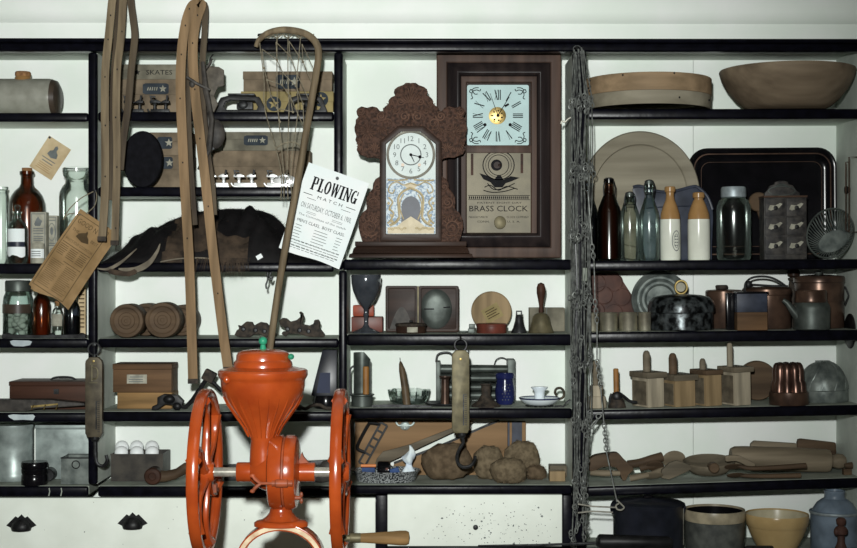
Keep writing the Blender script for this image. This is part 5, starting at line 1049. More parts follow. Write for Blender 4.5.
g = f.g(); g.prism([(497, 421), (507.4, 421), (507.4, b), (392, b), (394, 463.5), (440, 446.5), (479.6, 429)], -2, 2); bd = g.part('panel', board, .4); g = f.g(); g.band(spline([(499, 420.4), (479.6, 428.4), (440, 445.7), (394, 463)], 4), 1.8, -3, 1.9); g.part('dark_edge', iron, parent=bd)
g = f.g(); g.box(507.6, 509.4, 421, b, -2.6, 2); g.box(511.8, 521.8, 421, b, -2.6, 2); g.part('dark_stripe', slate); g = f.g(); g.box(509.5, 511.7, 421, b, -2.4, 2); g.box(521.9, 525.5, 421, b, -2.4, 2); g.part('end_batten', board)
f = F('fluting_iron', 'black pierced iron bar with a loop handle leaning above the speckled pan', 'iron tool', 368, .186, 'M3'); b = f.py
A_, B2 = Vector((384, 424)), Vector((362, b-12)); g = f.g(); t_ = (B2-A_).normalized(); nn = Vector((-t_.y, t_.x))
def lad(s, o): q = A_+t_*s+nn*o; return (q.x, q.y)
L2 = (B2-A_).length
for o_ in (-3.6, 3.6): g.band([lad(0, o_), lad(L2, o_)], 2, -2, 1)
for s in (0, 8.5, 17, 25.5, 34, L2): g.band([lad(s, -3.6), lad(s, 3.6)], 1.8, -1.8, .8)
g.part('bar', black); g = f.g(); g.tube(d3(spline([lad(2, 3), (371, 423), (368.5, 424.5), (362, 436), (357.4, 446), (358.5, 449.5), (365.5, 452.5)], 4), -1), [1.2]*6+[2.6]*7+[1.2]*20 if False else 1.7, 8); g.part('handle', black)
f = F('oval_pan', 'speckled grey graniteware oval pan at the foot of the brown boards', 'pan', 386, .082, 'M3'); b = f.py
g = f.g(); S = lambda s, sd, y: [(386+33.5*s*math.cos(2*PI*k/40), 24*sd*math.sin(2*PI*k/40), y) for k in range(40)]
g.rings([S(.86, .8, b), S(.9, .86, b-3), S(.96, .95, b-9), S(1.03, 1.04, b-10.6), S(1.04, 1.05, b-11.4), S(1.0, 1.0, b-11.4), S(.93, .92, b-9), S(.86, .84, b-3), S(.82, .78, b-1.4)]); g.part('body', granite)
yb = b-1.6; Yb = .082
def inpan(nm, l, cat, fn): f = F(nm, l, cat, 387, Yb, py=yb); fn(f); return f
def k1(f): g = f.g(); g.lax('x', (0, -5, f.py-8.6), [(0, 362), (2, 362), (2, 376), (0, 376)], 12); g.box(361, 376, f.py-6.4, f.py, -8, -2); g.one([orangep])
def k1b(f): g = f.g(); g.lax('x', (0, 0, f.py-13.4), [(0, 361), (1.6, 361), (1.6, 376), (0, 376)], 12); g.part('orange_stick', orangep); g = f.g(); g.box(362, 375, f.py-11.7, f.py, -3, 4); g.part('blue_box', bluecloth, .4)
inpan('pencil_box', 'little blue box with an orange stick on it, in the speckled pan', 'box', k1b)
def k2(f): g = f.g(); g.lax('x', (0, 0, f.py-9), [(0, 377.5), (8, 377.5), (9, 379), (9, 389), (7.6, 390.5), (0, 390.5)], 20); g.part('cup', blackgloss); g = f.g(); g.box(386, 388.4, f.py-12.4, f.py-10.4, -9.6, -8); g.part('spout', redtin2)
inpan('black_cup', 'black rounded cup lying in the speckled pan', 'cup', k2)
def k3(f): g = f.g().at(395.6, f.py-8, -18); g.box(-4.6, 4.6, -5, 6, -15, -11); g.one(bluecloth, .6)
inpan('blue_packet', 'bright blue packet leaning on the white twist in the speckled pan', 'packet', k3)
def k4(f):
    b = f.py; g = f.g(); rs = []
    for i, (y, r, cx) in enumerate(((b, 6.8, 407), (b-5, 7.2, 407.4), (b-9, 6, 408), (b-13, 3, 409), (b-15, 2.6, 409), (b-18, 5, 408.5), (b-21, 6, 408), (b-25, 4.5, 410.5), (b-29, 2.6, 411.5), (b-33, 1.2, 410.5))): rs.append([(cx+r*(1+.22*math.sin(3*t+i))*math.cos(t), .8*r*(1+.2*math.cos(4*t+i))*math.sin(t), y+.8*math.sin(2*t+i)) for t in [2*PI*k/20 for k in range(20)]])
    g.rings(rs); g.one(whitecloth)
inpan('cloth_twist', 'twisted white cloth bundle standing in the speckled pan', 'cloth', k4)
def pad(lab, cx, Y, rx, rd, ry, m, hair, up=0, tilt=0):
    f = F('fibre_pad', lab, 'fibre pad', cx, Y, 'M3', group='rough fibre pads'); cy = f.py-ry-up; rr = random.Random(int(cx)); g = f.g(); rs = []; ca, sa = math.cos(tilt), math.sin(tilt)
    for k in range(13):
        t = PI*k/12; q = []
        for i in range(24 if 0 < k < 12 else 1):
            a = 2*PI*i/24; bump = 1+.05*math.sin(3*a+k)+.03*math.sin(7*a-2*k); e = abs(math.sin(t))**.75; x, y = rx*e*math.cos(a)*bump, -ry*math.cos(t)*bump; q.append((cx+x*ca-y*sa, rd*e*math.sin(a)*bump, min(cy+x*sa+y*ca, f.py-.1)))
        rs.append(q)
    g.rings(rs); bd = g.part('body', m, ang=80)
    if hair:
        g = f.g()
        for _ in range(1100):
            k = rr.randrange(1, 12); i = rr.randrange(24); x, d, y = rs[k][i]; x += rr.uniform(-1.5, 1.5); y = min(y+rr.uniform(-1, 1), f.py-.2); nx, ny, nd = (x-cx)/rx, (y-cy)/ry, d/rd; l = rr.uniform(.5, 1.3)
            g.face([g.p(x-.2, d, y), g.p(x+.2, d, y), g.p(x+(nx+rr.uniform(-.8, .8))*l, d+nd*l, min(y+(ny+rr.uniform(-.3, .9))*l, f.py-.2))])
        g.part('fibres', m, smooth=False, parent=bd)
pad('large smooth brown oval pad behind the iron hook', 447, .105, 25.5, 14, 18, fibre2, False, tilt=-.1)
pad('brown bristly pad between the large smooth pad and the front one', 488.5, .115, 15.6, 11, 16.5, fibre, True); pad('dark round pad at the back, near the dark stripe', 522, .176, 18, 7.4, 17.5, fibre, True); pad('bristly brown pad lying foremost by the shelf edge', 508.5, .03, 18.5, 13, 12.6, fibre, True); pad('flat brown pad beside the small pine block', 536, .108, 11, 10, 7, fibre2, True)
f = F('pine_block', 'small pale pine block near the chains on the lowest middle shelf', 'block', 556.5, .09, 'M3'); g = f.g(); g.box(549, 564.5, f.py-10, f.py, -8, 8); g.one(tanwood, .5)
f = F('grey_block', 'small grey wooden block behind the pine block', 'block', 560, .19, 'M3'); g = f.g(); g.box(549, 566, f.py-11, f.py, -8, 8); g.one(greywood, .5)

# ---------------------------------------------------------------- right bay
f = F('round_sieve', 'round wooden sieve with a tan bentwood band on the top right shelf', 'sieve', 647, .055, 'R0'); b = f.py
g = f.g(); g.lathe(647, [(62.6, b), (63, b-12), (63, b-13), (61.6, b-13), (61.4, b)], seg=64, cap=False); g.lathe(647, [(61.4, b-.2), (62.6, b-.2)], seg=64, cap=False); g.part('lower_hoop', trayw, ang=30)
g = f.g(); g.lathe(647, [(63, b-13.1), (63.6, b-13.2), (63.6, b-29.6), (63, b-30.2), (61.6, b-30.2), (61.4, b-13.1)], seg=64, cap=False); g.part('bentwood_band', bandw, ang=30)
g = f.g(); g.lathe(647, [(0, b-8), (61.3, b-8)], seg=48, cap=False); g.part('mesh', greypaper)
for a, y in ((-72, 20), (-71, 24), (-70, 17), (-69, 27), (-68, 21), (62, 7), (20, 6), (-30, 28), (15, 29)): g = f.g(); g.ell(647+63.7*math.sin(math.radians(a)), -63.7*math.cos(math.radians(a)), b-y, .9, .9, 1, 8, 5); g.part('nail', ink)
f = F('wooden_bowl', 'large turned wooden bowl on the top right shelf, beside the sieve', 'bowl', 787, .03, 'R0'); b = f.py
g = f.g(); g.lathe(787, [(0, b-.01), (37, b), (43, b-3), (51, b-10), (59, b-20), (64, b-29), (66, b-35), (66.8, b-38), (66.2, b-39.4), (64.2, b-39), (62.6, b-35), (57, b-22), (42, b-7), (0, b-4)], seg=72); g.one(bowlw, ang=50)
# ---- bottles shelf
f = F('round_tray', 'big round worn wooden platter leaning against the back', 'platter', 641, .2, 'R1'); r = 65; cy = f.py-r
g = f.g(); g.rings([[(641+60*s*math.cos(t), d, cy+r*s*math.sin(t)) for t in [2*PI*k/64 for k in range(64)]] for s, d in ((.9, 8), (.99, 5), (1, 2), (.98, -.5), (.86, 1.5), (.8, 1.2), (.78, 3.2), (.05, 3.4))]); g.one(trayw, ang=28)
f = F('serving_tray', 'large black enamelled tray with rounded corners standing at the back', 'tray', 762.5, .235, 'R1'); b = f.py
def rrp(i, r): return rrect(688.5+i, 836.5-i, 148+i, b-i, r, 7)
g = f.g(); g.rings([[(x, d, y) for x, y in rrp(i, r)] for i, r, d in ((2, 17, 3), (0, 19, 0), (0, 19, -2.5), (1.5, 18, -4), (4, 16, -3.5), (8, 13, 1), (12, 10, 2.2))]); bd = g.part('body', blackgloss)
g = f.g(); g.ring(rrp(5.4, 15), rrp(6.6, 14), -2.6, -1.9); g.ring(rrp(13.5, 9), rrp(14, 8.6), 1.9, 2.15); g.part('gilt_line', copper2, parent=bd)
f = F('enamel_basin', 'dark slate-blue enamel pan standing on edge behind the stoneware bottles', 'pan', 673, .155, 'R1'); b = f.py
pts = spline([(632, 189), (635, 185), (643, 185), (652, 189), (664, 191), (678, 189.5), (692, 185.5), (698, 186.5), (706, 194), (711, 202), (713, 216), (712, 240), (711.5, b)], 4)+spline([(645, b), (640, 240), (637, 215), (632, 189)], 4)[:-1]
g = f.g(); g.prism(pts, -4, 4, [(673+(x-673)*.94, b+(y-b)*.95) for x, y in pts]); bd = g.part('body', slate, 1.5); g = f.g(); g.tube(d3(spline([(633, 187), (640, 186), (652, 190), (664, 192), (678, 190.5), (692, 187), (698, 188), (707, 197), (712, 210)], 4), -4), 1.6, 7); g.tube(d3([(646, 208), (672, 206.5), (700, 206)], -4.2), .7, 5); g.part('rolled_rim', slate, parent=bd)
f = F('dark_bottle', 'dark bottle half hidden behind the hanging chains', 'bottle', 590.5, .11, 'R1'); b = f.py; bottle(f, 590.5, [(7.4, b), (7.8, b-2), (7.8, 216), (6.5, 208), (4, 200), (3, 194), (3, 187), (3.8, 186), (3.8, 183)], gl_smoke); solid(f, 590.5, [(6.8, b-1.4), (6.8, 218), (0, 216)], ink, 'dark_contents')
f = F('brown_bottle', 'brown swing-top glass bottle, the tall one nearest the chains', 'bottle', 609.5, .07, 'R1'); b = f.py; bottle(f, 609.5, [(11, b), (11.7, b-2), (11.7, 213), (10.8, 208), (8, 201), (5.6, 195), (4.6, 190), (4.4, 184), (5.4, 183), (5.4, 180.6)], gl_brown)
solid(f, 609.5, [(10.6, b-1.4), (10.9, 214), (9.8, 208), (4, 196), (0, 195)], mat('beer_brown', (52, 30, 20)), 'contents'); solid(f, 609.5, [(5, 182), (5.2, 179), (3, 177.6), (0, 177.4)], blackgloss, 'stopper', seg=16); g = f.g(); g.tube(d3(spline([(604, 196), (603.6, 186), (607, 181), (612, 181), (615.4, 186), (615, 196)], 4), -3.5), .6, 5); g.part('wire_bail', iron)
def swing(lab, cx, r, ytop, sh, m, Y=.07):
    f = F('clear_bottle', lab, 'bottle', cx, Y, 'R1'); b = f.py
    bottle(f, cx, [(r-.6, b), (r, b-2), (r, sh), (r*.9, sh-5), (r*.66, sh-12), (r*.45, sh-19), (r*.38, ytop+10), (r*.4, ytop+8), (r*.48, ytop+7), (r*.48, ytop+4)], m); solid(f, cx, [(3, ytop+5), (4.4, ytop+4), (4.4, ytop+1), (2.8, ytop), (0, ytop-.2)], pewter, 'stopper', seg=16)
    g = f.g(); g.tube(d3(spline([(cx-4, ytop+18), (cx-5.6, ytop+8), (cx-3, ytop+1), (cx+3, ytop+1), (cx+5.6, ytop+8), (cx+4, ytop+18)], 4), -3.4), .6, 5); g.tube(d3([(cx-4.4, ytop+13), (cx+4.4, ytop+13)], -3.6), .6, 5); g.part('wire_bail', iron)
    g = f.g(); 
    for i in range(9): a = math.radians(R.uniform(-50, 40)); y = 222+i*2.6; q = R.uniform(2, 5); g.tube([(cx+(r+.1)*math.sin(a), -(r+.1)*math.cos(a), y), (cx+(r+.1)*math.sin(a+q/r), -(r+.1)*math.cos(a+q/r), y+R.uniform(-1, 1))], .45, 5)
    g.part('embossing', m)
swing('pale clear glass bottle, the shorter of two between brown and stoneware bottles', 630, 9.6, 192, 216, gl_clear, .11); swing('aqua swing-top glass bottle with a wire bail, touching a stoneware bottle', 649.5, 10, 180, 216, gl_aqua)
def stoneware(lab, cx, r, ytop, mark):
    f = F('stoneware_beer_bottle', lab, 'bottle', cx, .07, 'R1'); b = f.py
    bd = solid(f, cx, [(0, b), (r-.6, b), (r, b-1.4), (r, 226), (r-.2, 219.4)], creamglaze, 'body', seg=36); solid(f, cx, [(r-.2, 219.3), (r*.94, 214), (r*.7, 206), (r*.46, 200), (r*.4, ytop+9), (r*.42, ytop+6), (r*.54, ytop+5), (r*.54, ytop+1), (r*.46, ytop), (r*.26, ytop), (r*.24, ytop+4), (0, ytop+4)], tanglaze, 'tan_neck', seg=36)
    if mark:
        class GC(G):
            def p(s, x, d, y): a = (x-cx)/r; return G.p(s, cx+(r+.15)*math.sin(a), -(r+.15)*math.cos(a)+d, y)
        q = GC(f); q.ring(circ(cx+4.6, 241, 4.8, 10.4, 24), circ(cx+4.6, 241, 4.1, 9.5, 24), -.05, 0); q.ring(circ(cx+4.6, 241, 3, 7, 20), circ(cx+4.6, 241, 2.6, 6.4, 20), -.05, 0)
        for y in (236, 239, 242, 245): q.box(cx+2.6, cx+6.8, y, y+1.1, -.05, 0)
        q.part('oval_stamp', greyink, parent=bd, smooth=False)
    return f
stoneware('taller cream and tan stoneware bottle stamped with an oval mark', 670.5, 10, 186.6, True); stoneware('shorter cream and tan stoneware bottle with a corked lip and no stamp', 699, 11, 192.5, False)
f = F('canning_jar', 'large empty glass canning jar with a grey zinc screw lid', 'jar', 734, .08, 'R1'); b = f.py; bottle(f, 734, [(16, b), (17, b-3), (17, 212), (16.6, 206), (14.6, 201), (12, 198.6), (11.4, 197)], gl_clear)
g = f.g(); rs = [[(734+(r+(.35 if k % 2 and 0 < i < 4 else 0))*math.cos(2*PI*k/48), (r+(.35 if k % 2 and 0 < i < 4 else 0))*math.sin(2*PI*k/48), y) for k in range(48)] for i, (r, y) in enumerate(((11.4, 197.6), (12.2, 197), (12.2, 192), (12, 188.6), (11.4, 187), (.5, 186.4)))]; g.rings(rs); g.part('lid', zinc)
leafm = mat('worn_leaf_paint', (128, 120, 102), (92, 86, 74), rough=.6)
# spice cabinet
f = F('spice_cabinet', 'small worn tin spice cabinet of six knobbed drawers with a rounded crest', 'spice cabinet', 785.7, .07, 'R1', f=9); b = f.py
g = f.g(); g.box(764.5, 807, 197.5, b, -9, 12); g.part('carcase', lidw, .5); g = f.g(); g.box(764, 807.6, 195.6, 197.4, -10, 12.4); g.part('top_board', copper2)
g = f.g(); g.prism([(768, 195.5), (768.5, 192), (771, 189.5), (774, 184.5), (778.5, 183.5), (779, 181), (783, 180), (788, 180), (792, 181), (792.5, 183.5), (797, 184.5), (800, 189.5), (803.5, 192), (804, 195.5)], 4, 9); cr = g.part('crest', lidw, .8); g = f.g(); g.tube(d3(spline([(779, 186), (785, 183.4), (792, 186)], 4), 3.8), .9, 6); g.ring(circ(785.5, 190, 14, 5, 24), circ(785.5, 190, 13, 4.2, 24), 3.4, 3.9); g.part('crest_moulding', pewter, parent=cr)
for r_ in range(3):
    for c_ in range(2):
        x0 = 765.4+c_*21; y0 = 198.6+r_*19; q = f.g(); q.box(x0, x0+19.8, y0, y0+17.6, -11, -9.1); dr = q.part('drawer', lidw, .5)
        q = f.g(); mx, my = x0+9.5, y0+9.4; q.prism([(mx-7, my+1.5), (mx-5, my-3), (mx, my-2.4), (mx+5, my-5), (mx+7.4, my-4), (mx+4, my), (mx, my+1), (mx-4, my+2.6)], -11.3, -11.05); q.part('painted_leaf', greypaper, parent=dr)
        q = f.g(); q.lax('d', (mx, 0, my), [(1, -11.3), (1.2, -12.6), (2.2, -13.4), (2, -14.8), (0, -15.2)], 14); q.part('knob', black, parent=dr)
f = F('potato_masher', 'round wooden masher head showing behind the spice cabinet', 'masher', 758.5, .165, 'R1'); b = f.py; g = f.g(); g.lax('d', (758.5, 0, 202), [(0, 3), (8.6, 3), (9.6, 2), (9.6, -3), (8.4, -4), (5, -3.6), (0, -3.6)], 28); g.part('head', treen2); g = f.g(); g.tube([(759, 2, 209), (764, 3, 225), (769, 4, b-2.4)], [2.2, 1.8, 2.2], 10); g.part('handle', treen2)
# wire basket
f = F('wire_basket', 'oval wire strainer basket tipped up against the right side panel', 'basket', 832, .035, 'R1'); b = f.py
g = f.g(); O_ = lambda t: (831+23.5*math.cos(t), 2-6*math.sin(t), b-25.8+24.4*math.sin(t)-5*math.cos(t)); I_ = lambda t: (836+14.5*math.cos(t), 10-2*math.sin(t), b-18+10.5*math.sin(t)-4*math.cos(t))
T = [2*PI*k/48 for k in range(48)]; g.tube([O_(t) for t in T], 1.1, 6, True); g.part('outer_ring', pewter)
g = f.g()
for t in T: a, c = Vector(O_(t)), Vector(I_(t+.12)); m = (a+c)/2+Vector((0, 3, 0)); g.tube([tuple(a), tuple(m), tuple(c)], .62, 5)
g.part('wires', tin2); g = f.g(); ids = [g.p(*I_(t)) for t in T]; idb = [g.p(*(Vector(I_(t))+Vector((0, 1.2, 0)))) for t in T]; g.face(ids); g.face(idb[::-1]); [g.face((ids[k], ids[(k+1) % 48], idb[(k+1) % 48], idb[k])) for k in range(48)]; g.part('bottom_plate', tin2)
f = F('wire_hanger', 'bent wire rack hook hung on the right side panel', 'wire hook', 849, .0, py=158); g = f.g(); g.tube(d3([(859.2, 157), (849, 157), (849, 232), (859.2, 232)], 0), .7, 6); g.tube(d3([(849, 162), (846.4, 162), (846.4, 230), (849, 231)], 2), .6, 6); g.one(copper2)
f = F('wooden_peg', 'small black peg on the right side panel, above the tipped wire basket', 'peg', 852, .1, py=190); g = f.g(); g.lax('x', (0, 0, 190), [(0, 845), (3.5, 845), (4.6, 846.5), (3, 848), (2.4, 849.8), (0, 849.8)], 16); g.one(black)
# ---- pans
f = F('muffin_tin', 'rusted brown muffin tin leaning behind the tin cups', 'muffin tin', 610, .234, 'R2'); b = f.py; pts = [(588.5, 274.5), (598, 273), (618, 273), (634, 298), (634, b), (588.5, b)]; g = f.g(); g.prism(pts, -1, 1); bd = g.part('plate', rustw, .6)
g = f.g()
for x, y in ((597, 283), (614, 282.5), (604, 295), (622, 297), (596, 311), (614, 313)): g.lax('d', (x, 0, y), [(9, -1.2), (9.4, -2), (8.6, -2.2), (7.4, 3), (0, 3.4)], 24, False)
g.part('cups', rustw, parent=bd)
f = F('cake_pan', 'round grey tin pan with concentric rings, leaning at the back behind the lidded roaster', 'pan', 660.5, .212, 'R2'); r = 28.8; cy = f.py-r; g = f.g(); g.lax('d', (660.5, 0, cy), [(r, 3), (r, -1), (r-1.4, -2), (r-3, -1), (r-6, 2), (r-8, 2), (r-9, .6), (r-11, 2), (15.6, 2), (14.6, .4), (13.4, 2), (0, 2.4)], 48); g.one(tin2, ang=25)
cupm = mat('bright_cup_tin', (176, 172, 154), (140, 136, 120), rough=.4, metal=.85, scale=30, k=1.4)
for i, (x, r, l) in enumerate(((592.5, 6.4, 'shiny tin cup half hidden by the hanging chains'), (608.6, 9, 'shiny tin cup, second from the chains'), (628, 9.4, 'shiny tin cup in front of the round tin pan, third from the chains'), (644.6, 6.4, 'small shiny tin cup touching the black roaster'))):
    f = F('tin_cup', l, 'cup', x, .035-.0*i, 'R2', group='tin cups'); b = f.py; solid(f, x, [(0, b), (r-.4, b), (r, b-.8), (r, b-17.4), (r+.4, b-18), (r, b-18.6), (r-.8, b-18), (r-.8, b-2), (0, b-2)], cupm, 'body'); g = f.g(); g.tube([(x, r, b-15), (x, r+4.5, b-14), (x, r+4.5, b-6), (x, r, b-5)], .9, 6); g.part('handle', steel)
f = F('lidded_roaster', 'wide round black tin cake carrier with a ring-handled lid', 'cake tin', 681.5, .085, 'R2'); b = f.py
solid(f, 681.5, [(0, b), (30.6, b), (31.4, b-1), (31.4, b-18)], mat('mottled_black_tin', (92, 98, 100), (16, 17, 18), rough=.3, metal=.6, scale=45, lo=.42, hi=.66), 'body', seg=48); lid = solid(f, 681.5, [(31.8, b-17), (33.4, b-18), (33.4, b-22), (33, b-25), (31.4, b-29), (28, b-32.4), (20, b-34.6), (8, b-35.6), (0, b-35.8)], MATS['mottled_black_tin'], 'lid', seg=48)
g = f.g(); g.tube(d3(circ(681, b-42.5, 6, 6.6, 20), -2), 1.1, 6, True); g.part('ring_handle', brass, parent=lid); g = f.g(); g.lax('d', (681, -1.4, b-42.5), [(0, 0), (4.6, 0), (4.6, .8), (0, .8)], 20); g.part('ring_plate', greypaper, parent=lid)
f = F('copper_canister', 'brown copper canister with a flat lid, left of the blue and tan box', 'canister', 724, .186, 'R2'); b = f.py; solid(f, 724, [(0, b), (17.4, b), (18, b-1), (18, b-30), (0, b-30)], copper2, 'body', seg=40); solid(f, 724, [(18.2, b-30), (18.2, b-36.6), (17, b-38), (0, b-39.4)], copper2, 'lid', seg=40); g = f.g(); g.lathe(722, [(6, b-39.2), (6.4, b-42), (5, b-43), (0, b-43)], seg=16); g.part('knob', rust)
f = F('sliding_box', 'square box, dark blue above and tan below', 'box', 752, .014, 'R2', f=8); b = f.py; g = f.g(); g.box(737.4, 767.6, b-18, b, -8, 8); g.part('tan_lower_half', boxwood, .4); g = f.g(); g.box(737.4, 767.6, b-36.6, b-18.1, -8, 8); g.part('blue_upper_half', slate, .4); g = f.g(); g.box(736.4, 769, b-38.6, b-36.7, -9, 9); g.part('lid', blackgloss, .4)
f = F('black_canister', 'narrow black tin between the copper canister and the two-tone box', 'tin', 731.5, .035, 'R2'); b = f.py; g = f.g(); g.box(726.5, 734, b-37, b, -3, 6); g.one(blackgloss, 1)
f = F('copper_pail', 'copper pail with an arched bail handle behind the two-tone box', 'pail', 767, .122, 'R2'); b = f.py; solid(f, 767, [(0, b), (23, b), (23.6, b-1), (23.6, b-33), (24.4, b-34), (24.4, b-39), (23.4, b-39.8), (22.6, b-34), (22.6, b-2), (0, b-2)], copper2, 'body', seg=44); g = f.g(); g.lathe(767, [(24, b-40), (22, b-41.4), (0, b-41.8)], seg=40); g.part('lid', copper2); g = f.g(); g.tube(d3(spline([(743.4, b-36), (744, b-45), (750, b-50.5), (760, b-52), (770, b-50.6), (779, b-46), (785, b-41.4)], 4), -8), 1.1, 6); g.ell(747, -10, b-44, 3.6, 2, 4, 10, 6); g.tube(d3([(748, b-44), (770, b-42.4), (786, b-42)], -9), 1.2, 6); g.part('bail_handle', iron)
f = F('brown_jug', 'slim brown jug with a dark knob stopper, between the copper pails', 'jug', 794, .224, 'R2'); b = f.py; solid(f, 794, [(0, b), (5.2, b), (5.5, b-2), (5.4, b-34), (5, b-42), (4.4, b-46), (5.6, b-47), (5.6, b-49), (0, b-49)], rust, 'body'); solid(f, 794, [(3, b-49), (6, b-51), (6.2, b-54), (5, b-57), (2.4, b-58), (0, b-58)], walnut2, 'stopper', seg=20)
f = F('copper_pail', 'tall lidded copper pail with banded sides behind the grey kettle', 'pail', 819.5, .14, 'R2'); b = f.py; solid(f, 819.5, [(0, b), (23.4, b), (24, b-1), (24, b-26), (24.4, b-27), (24, b-28), (24, b-46)], copper2, 'body', seg=44); lid = solid(f, 819.5, [(24.2, b-44.6), (25, b-45.6), (25, b-50), (24, b-51.6), (10, b-53), (0, b-53.4)], copper2, 'lid', seg=44); g = f.g(); g.lathe(819, [(3.4, b-53), (4, b-55.6), (2, b-57), (0, b-57)], seg=14); g.part('knob', pewter, parent=lid); g = f.g(); g.tube(d3(spline([(840, b-41), (841.5, b-39), (844, b-32), (841.5, b-26), (840, b-23)], 4), -16), 1, 6); g.part('side_handle', iron)
f = F('tin_kettle', 'small grey tin kettle with a pointed spout and stepped neck', 'kettle', 811.5, .008, 'R2'); b = f.py; solid(f, 811.5, [(0, b), (17, b), (18, b-1), (18.4, b-22), (17.4, b-25), (16, b-27), (15.4, b-27.4)], pewter, 'body', seg=40); solid(f, 811.5, [(15.6, b-27), (16, b-28.6), (15.4, b-31), (15.4, b-38), (14.4, b-39.4), (0, b-39.4)], copper2, 'neck', seg=36); g = f.g(); g.tube([(797, -4, b-13), (792, -5, b-19), (786, -5, b-27), (782, -5, b-30)], [5, 4, 2.8, 2.2], 10); g.part('spout', pewter)
f = F('black_skillet', 'black round pan hung on the right side panel, mostly out of view', 'pan', 858, .09, py=330); g = f.g(); g.lax('x', (0, 0, 331), [(0, 848.5), (16, 848.5), (17.5, 849.5), (17.5, 850.6), (0, 850.6)], 30); g.one(black)
# ---- butter shelf
f = F('butter_stamp', 'pale turned butter stamp with an upright handle beside the chains', 'butter stamp', 597, .06, 'R3'); b = f.py; solid(f, 597, [(0, b), (9.4, b), (9.8, b-2), (9.4, b-9), (8.6, b-11.4), (7, b-11.6)], palewood, 'base'); solid(f, 597, [(6.6, b-11.6), (6.6, b-22), (5.6, b-22.6), (0, b-22.6)], palewood, 'cup'); solid(f, 596, [(3, b-22.6), (3, b-40), (3.4, b-43), (2.6, b-46.6), (0, b-47.6)], greywood, 'handle', seg=16)
f = F('candle_holder', 'yellow candle in a dark iron holder with a curled grip', 'candlestick', 617, .05, 'R3'); b = f.py; solid(f, 617, [(0, b), (9, b), (8.6, b-3), (7, b-7), (5, b-11), (4, b-15), (0, b-15)], rust, 'foot'); g = f.g(); g.ell(617, -4, b-11, 5, 3, 5.4, 12, 8); g.tube(d3(spline([(620, b-14), (625, b-10), (630, b-6), (637, b-5)], 4), -2), [1.6]*12+[1], 8); g.tube(d3(spline([(612, b-14), (610, b-9), (610, b-3)], 4), -2), 1.6, 8); g.part('grip', iron); solid(f, 616.6, [(2.8, b-14), (2.7, b-38), (2, b-39), (0, b-39)], tallow, 'candle', seg=16)
def press(lab, cx, w_, hb, ht, hx, hr, hh, mB, mT, mH, rz, Y=.075, dep=30, ang=.33, lidover=3):
    f = F('butter_mold', lab, 'butter mold', cx, Y, 'R3', rz=rz, group='box butter molds', f=12); b = f.py; h = w_/2
    g = f.g(); g.box(cx-h, cx+h, b-hb, b, -dep/2, dep/2); bd = g.part('box', mB, .7); g = f.g(); g.box(cx-h-.4, cx-h+.4, b-hb+3, b-2, -dep/2+3, dep/2-3); g.part('side_panel', greywood, parent=bd)
    g = f.g(); g.box(cx-h-lidover*.6, cx+h+lidover, b-hb-ht, b-hb-.1, -dep/2-2, dep/2+2); g.part('top', mT, 1)
    g = f.g(); g.lathe(cx+hx, [(hr, b-hb-ht), (hr, b-hb-ht-hh+hr*1.2), (hr*.8, b-hb-ht-hh+hr*.4), (hr*.4, b-hb-ht-hh), (0, b-hb-ht-hh)], seg=16); g.part('handle', mH)
press('pale butter box mold with a rounded grey handle, beside the candle', 650, 19, 29, 6, -1, 3.8, 21, palewood, greywood, greywood, .42); press('tan butter box mold with a dark upright handle', 680, 23, 26, 6, -5, 4.2, 21, tanwood, greywood, treen2, .35)
press('tan butter box mold with a short stubby handle', 709, 19, 31, 5, -4, 3.3, 11, tanwood, treen2, greywood, .40, dep=26, lidover=1); press('whitish butter box mold with the tallest thin handle', 738, 19, 33, 5.5, -6, 3.0, 24, palewood, greywood, palewood, .42, dep=26)
f = F('butter_board', 'round brown wooden disc leaning behind the last butter mold', 'disc', 757.5, .19, 'R3'); r = 19.8; g = f.g(); g.lax('d', (757.5, 0, f.py-r), [(0, 5), (r*.9, 5), (r, 3), (r, -2), (r-1, -3.4), (0, -4)], 40); g.one(treen2)
f = F('fluted_mold', 'copper jelly mold with tall fluted columns', 'jelly mold', 789, .04, 'R3'); b = f.py; solid(f, 789, [(0, b), (19, b), (19.6, b-1), (19.2, b-12.6), (18, b-13), (0, b-13)], copper2, 'base', seg=48)
for i in range(9):
    a = 2*PI*i/9+.16; c = 11.6; g = f.g(); X, d = math.cos(a), math.sin(a)
    g.rings([[(789+cc*X+r*math.cos(2*PI*k/14), cc*d+r*math.sin(2*PI*k/14), y) for k in range(14)] for cc, r, y in ((12.6, 5.4, b-12.9), (12.2, 5.2, b-22), (11.2, 4.6, b-24.6), (11, 4.8, b-35), (10.2, 4.4, b-39), (10, 3, b-41.4), (10, .3, b-42))]); g.part('column', copper, ang=60)
solid(f, 789, [(9, b-13), (8.5, b-34), (0, b-35)], copper2, 'core', seg=20)
f = F('melon_mold', 'domed grey tin melon mold with curved ribs', 'pudding mold', 823.5, .125, 'R3'); b = f.py; bd = solid(f, 823.5, [(0, b), (23.8, b), (24.2, b-1), (24.2, b-11), (23.4, b-12)], tin2, 'base', seg=40)
g = f.g(); rs = []
for j in range(13):
    t = PI/2*j/12; rs.append([(823.5+23.8*math.cos(t)**.85*(1+.035*abs(math.sin(5*(a+.5*math.sin(t)))))*math.cos(a), 23.8*math.cos(t)**.85*(1+.035*abs(math.sin(5*(a+.5*math.sin(t)))))*math.sin(a), b-12-27.6*math.sin(t)) for a in [2*PI*k/60 for k in range(60)]])
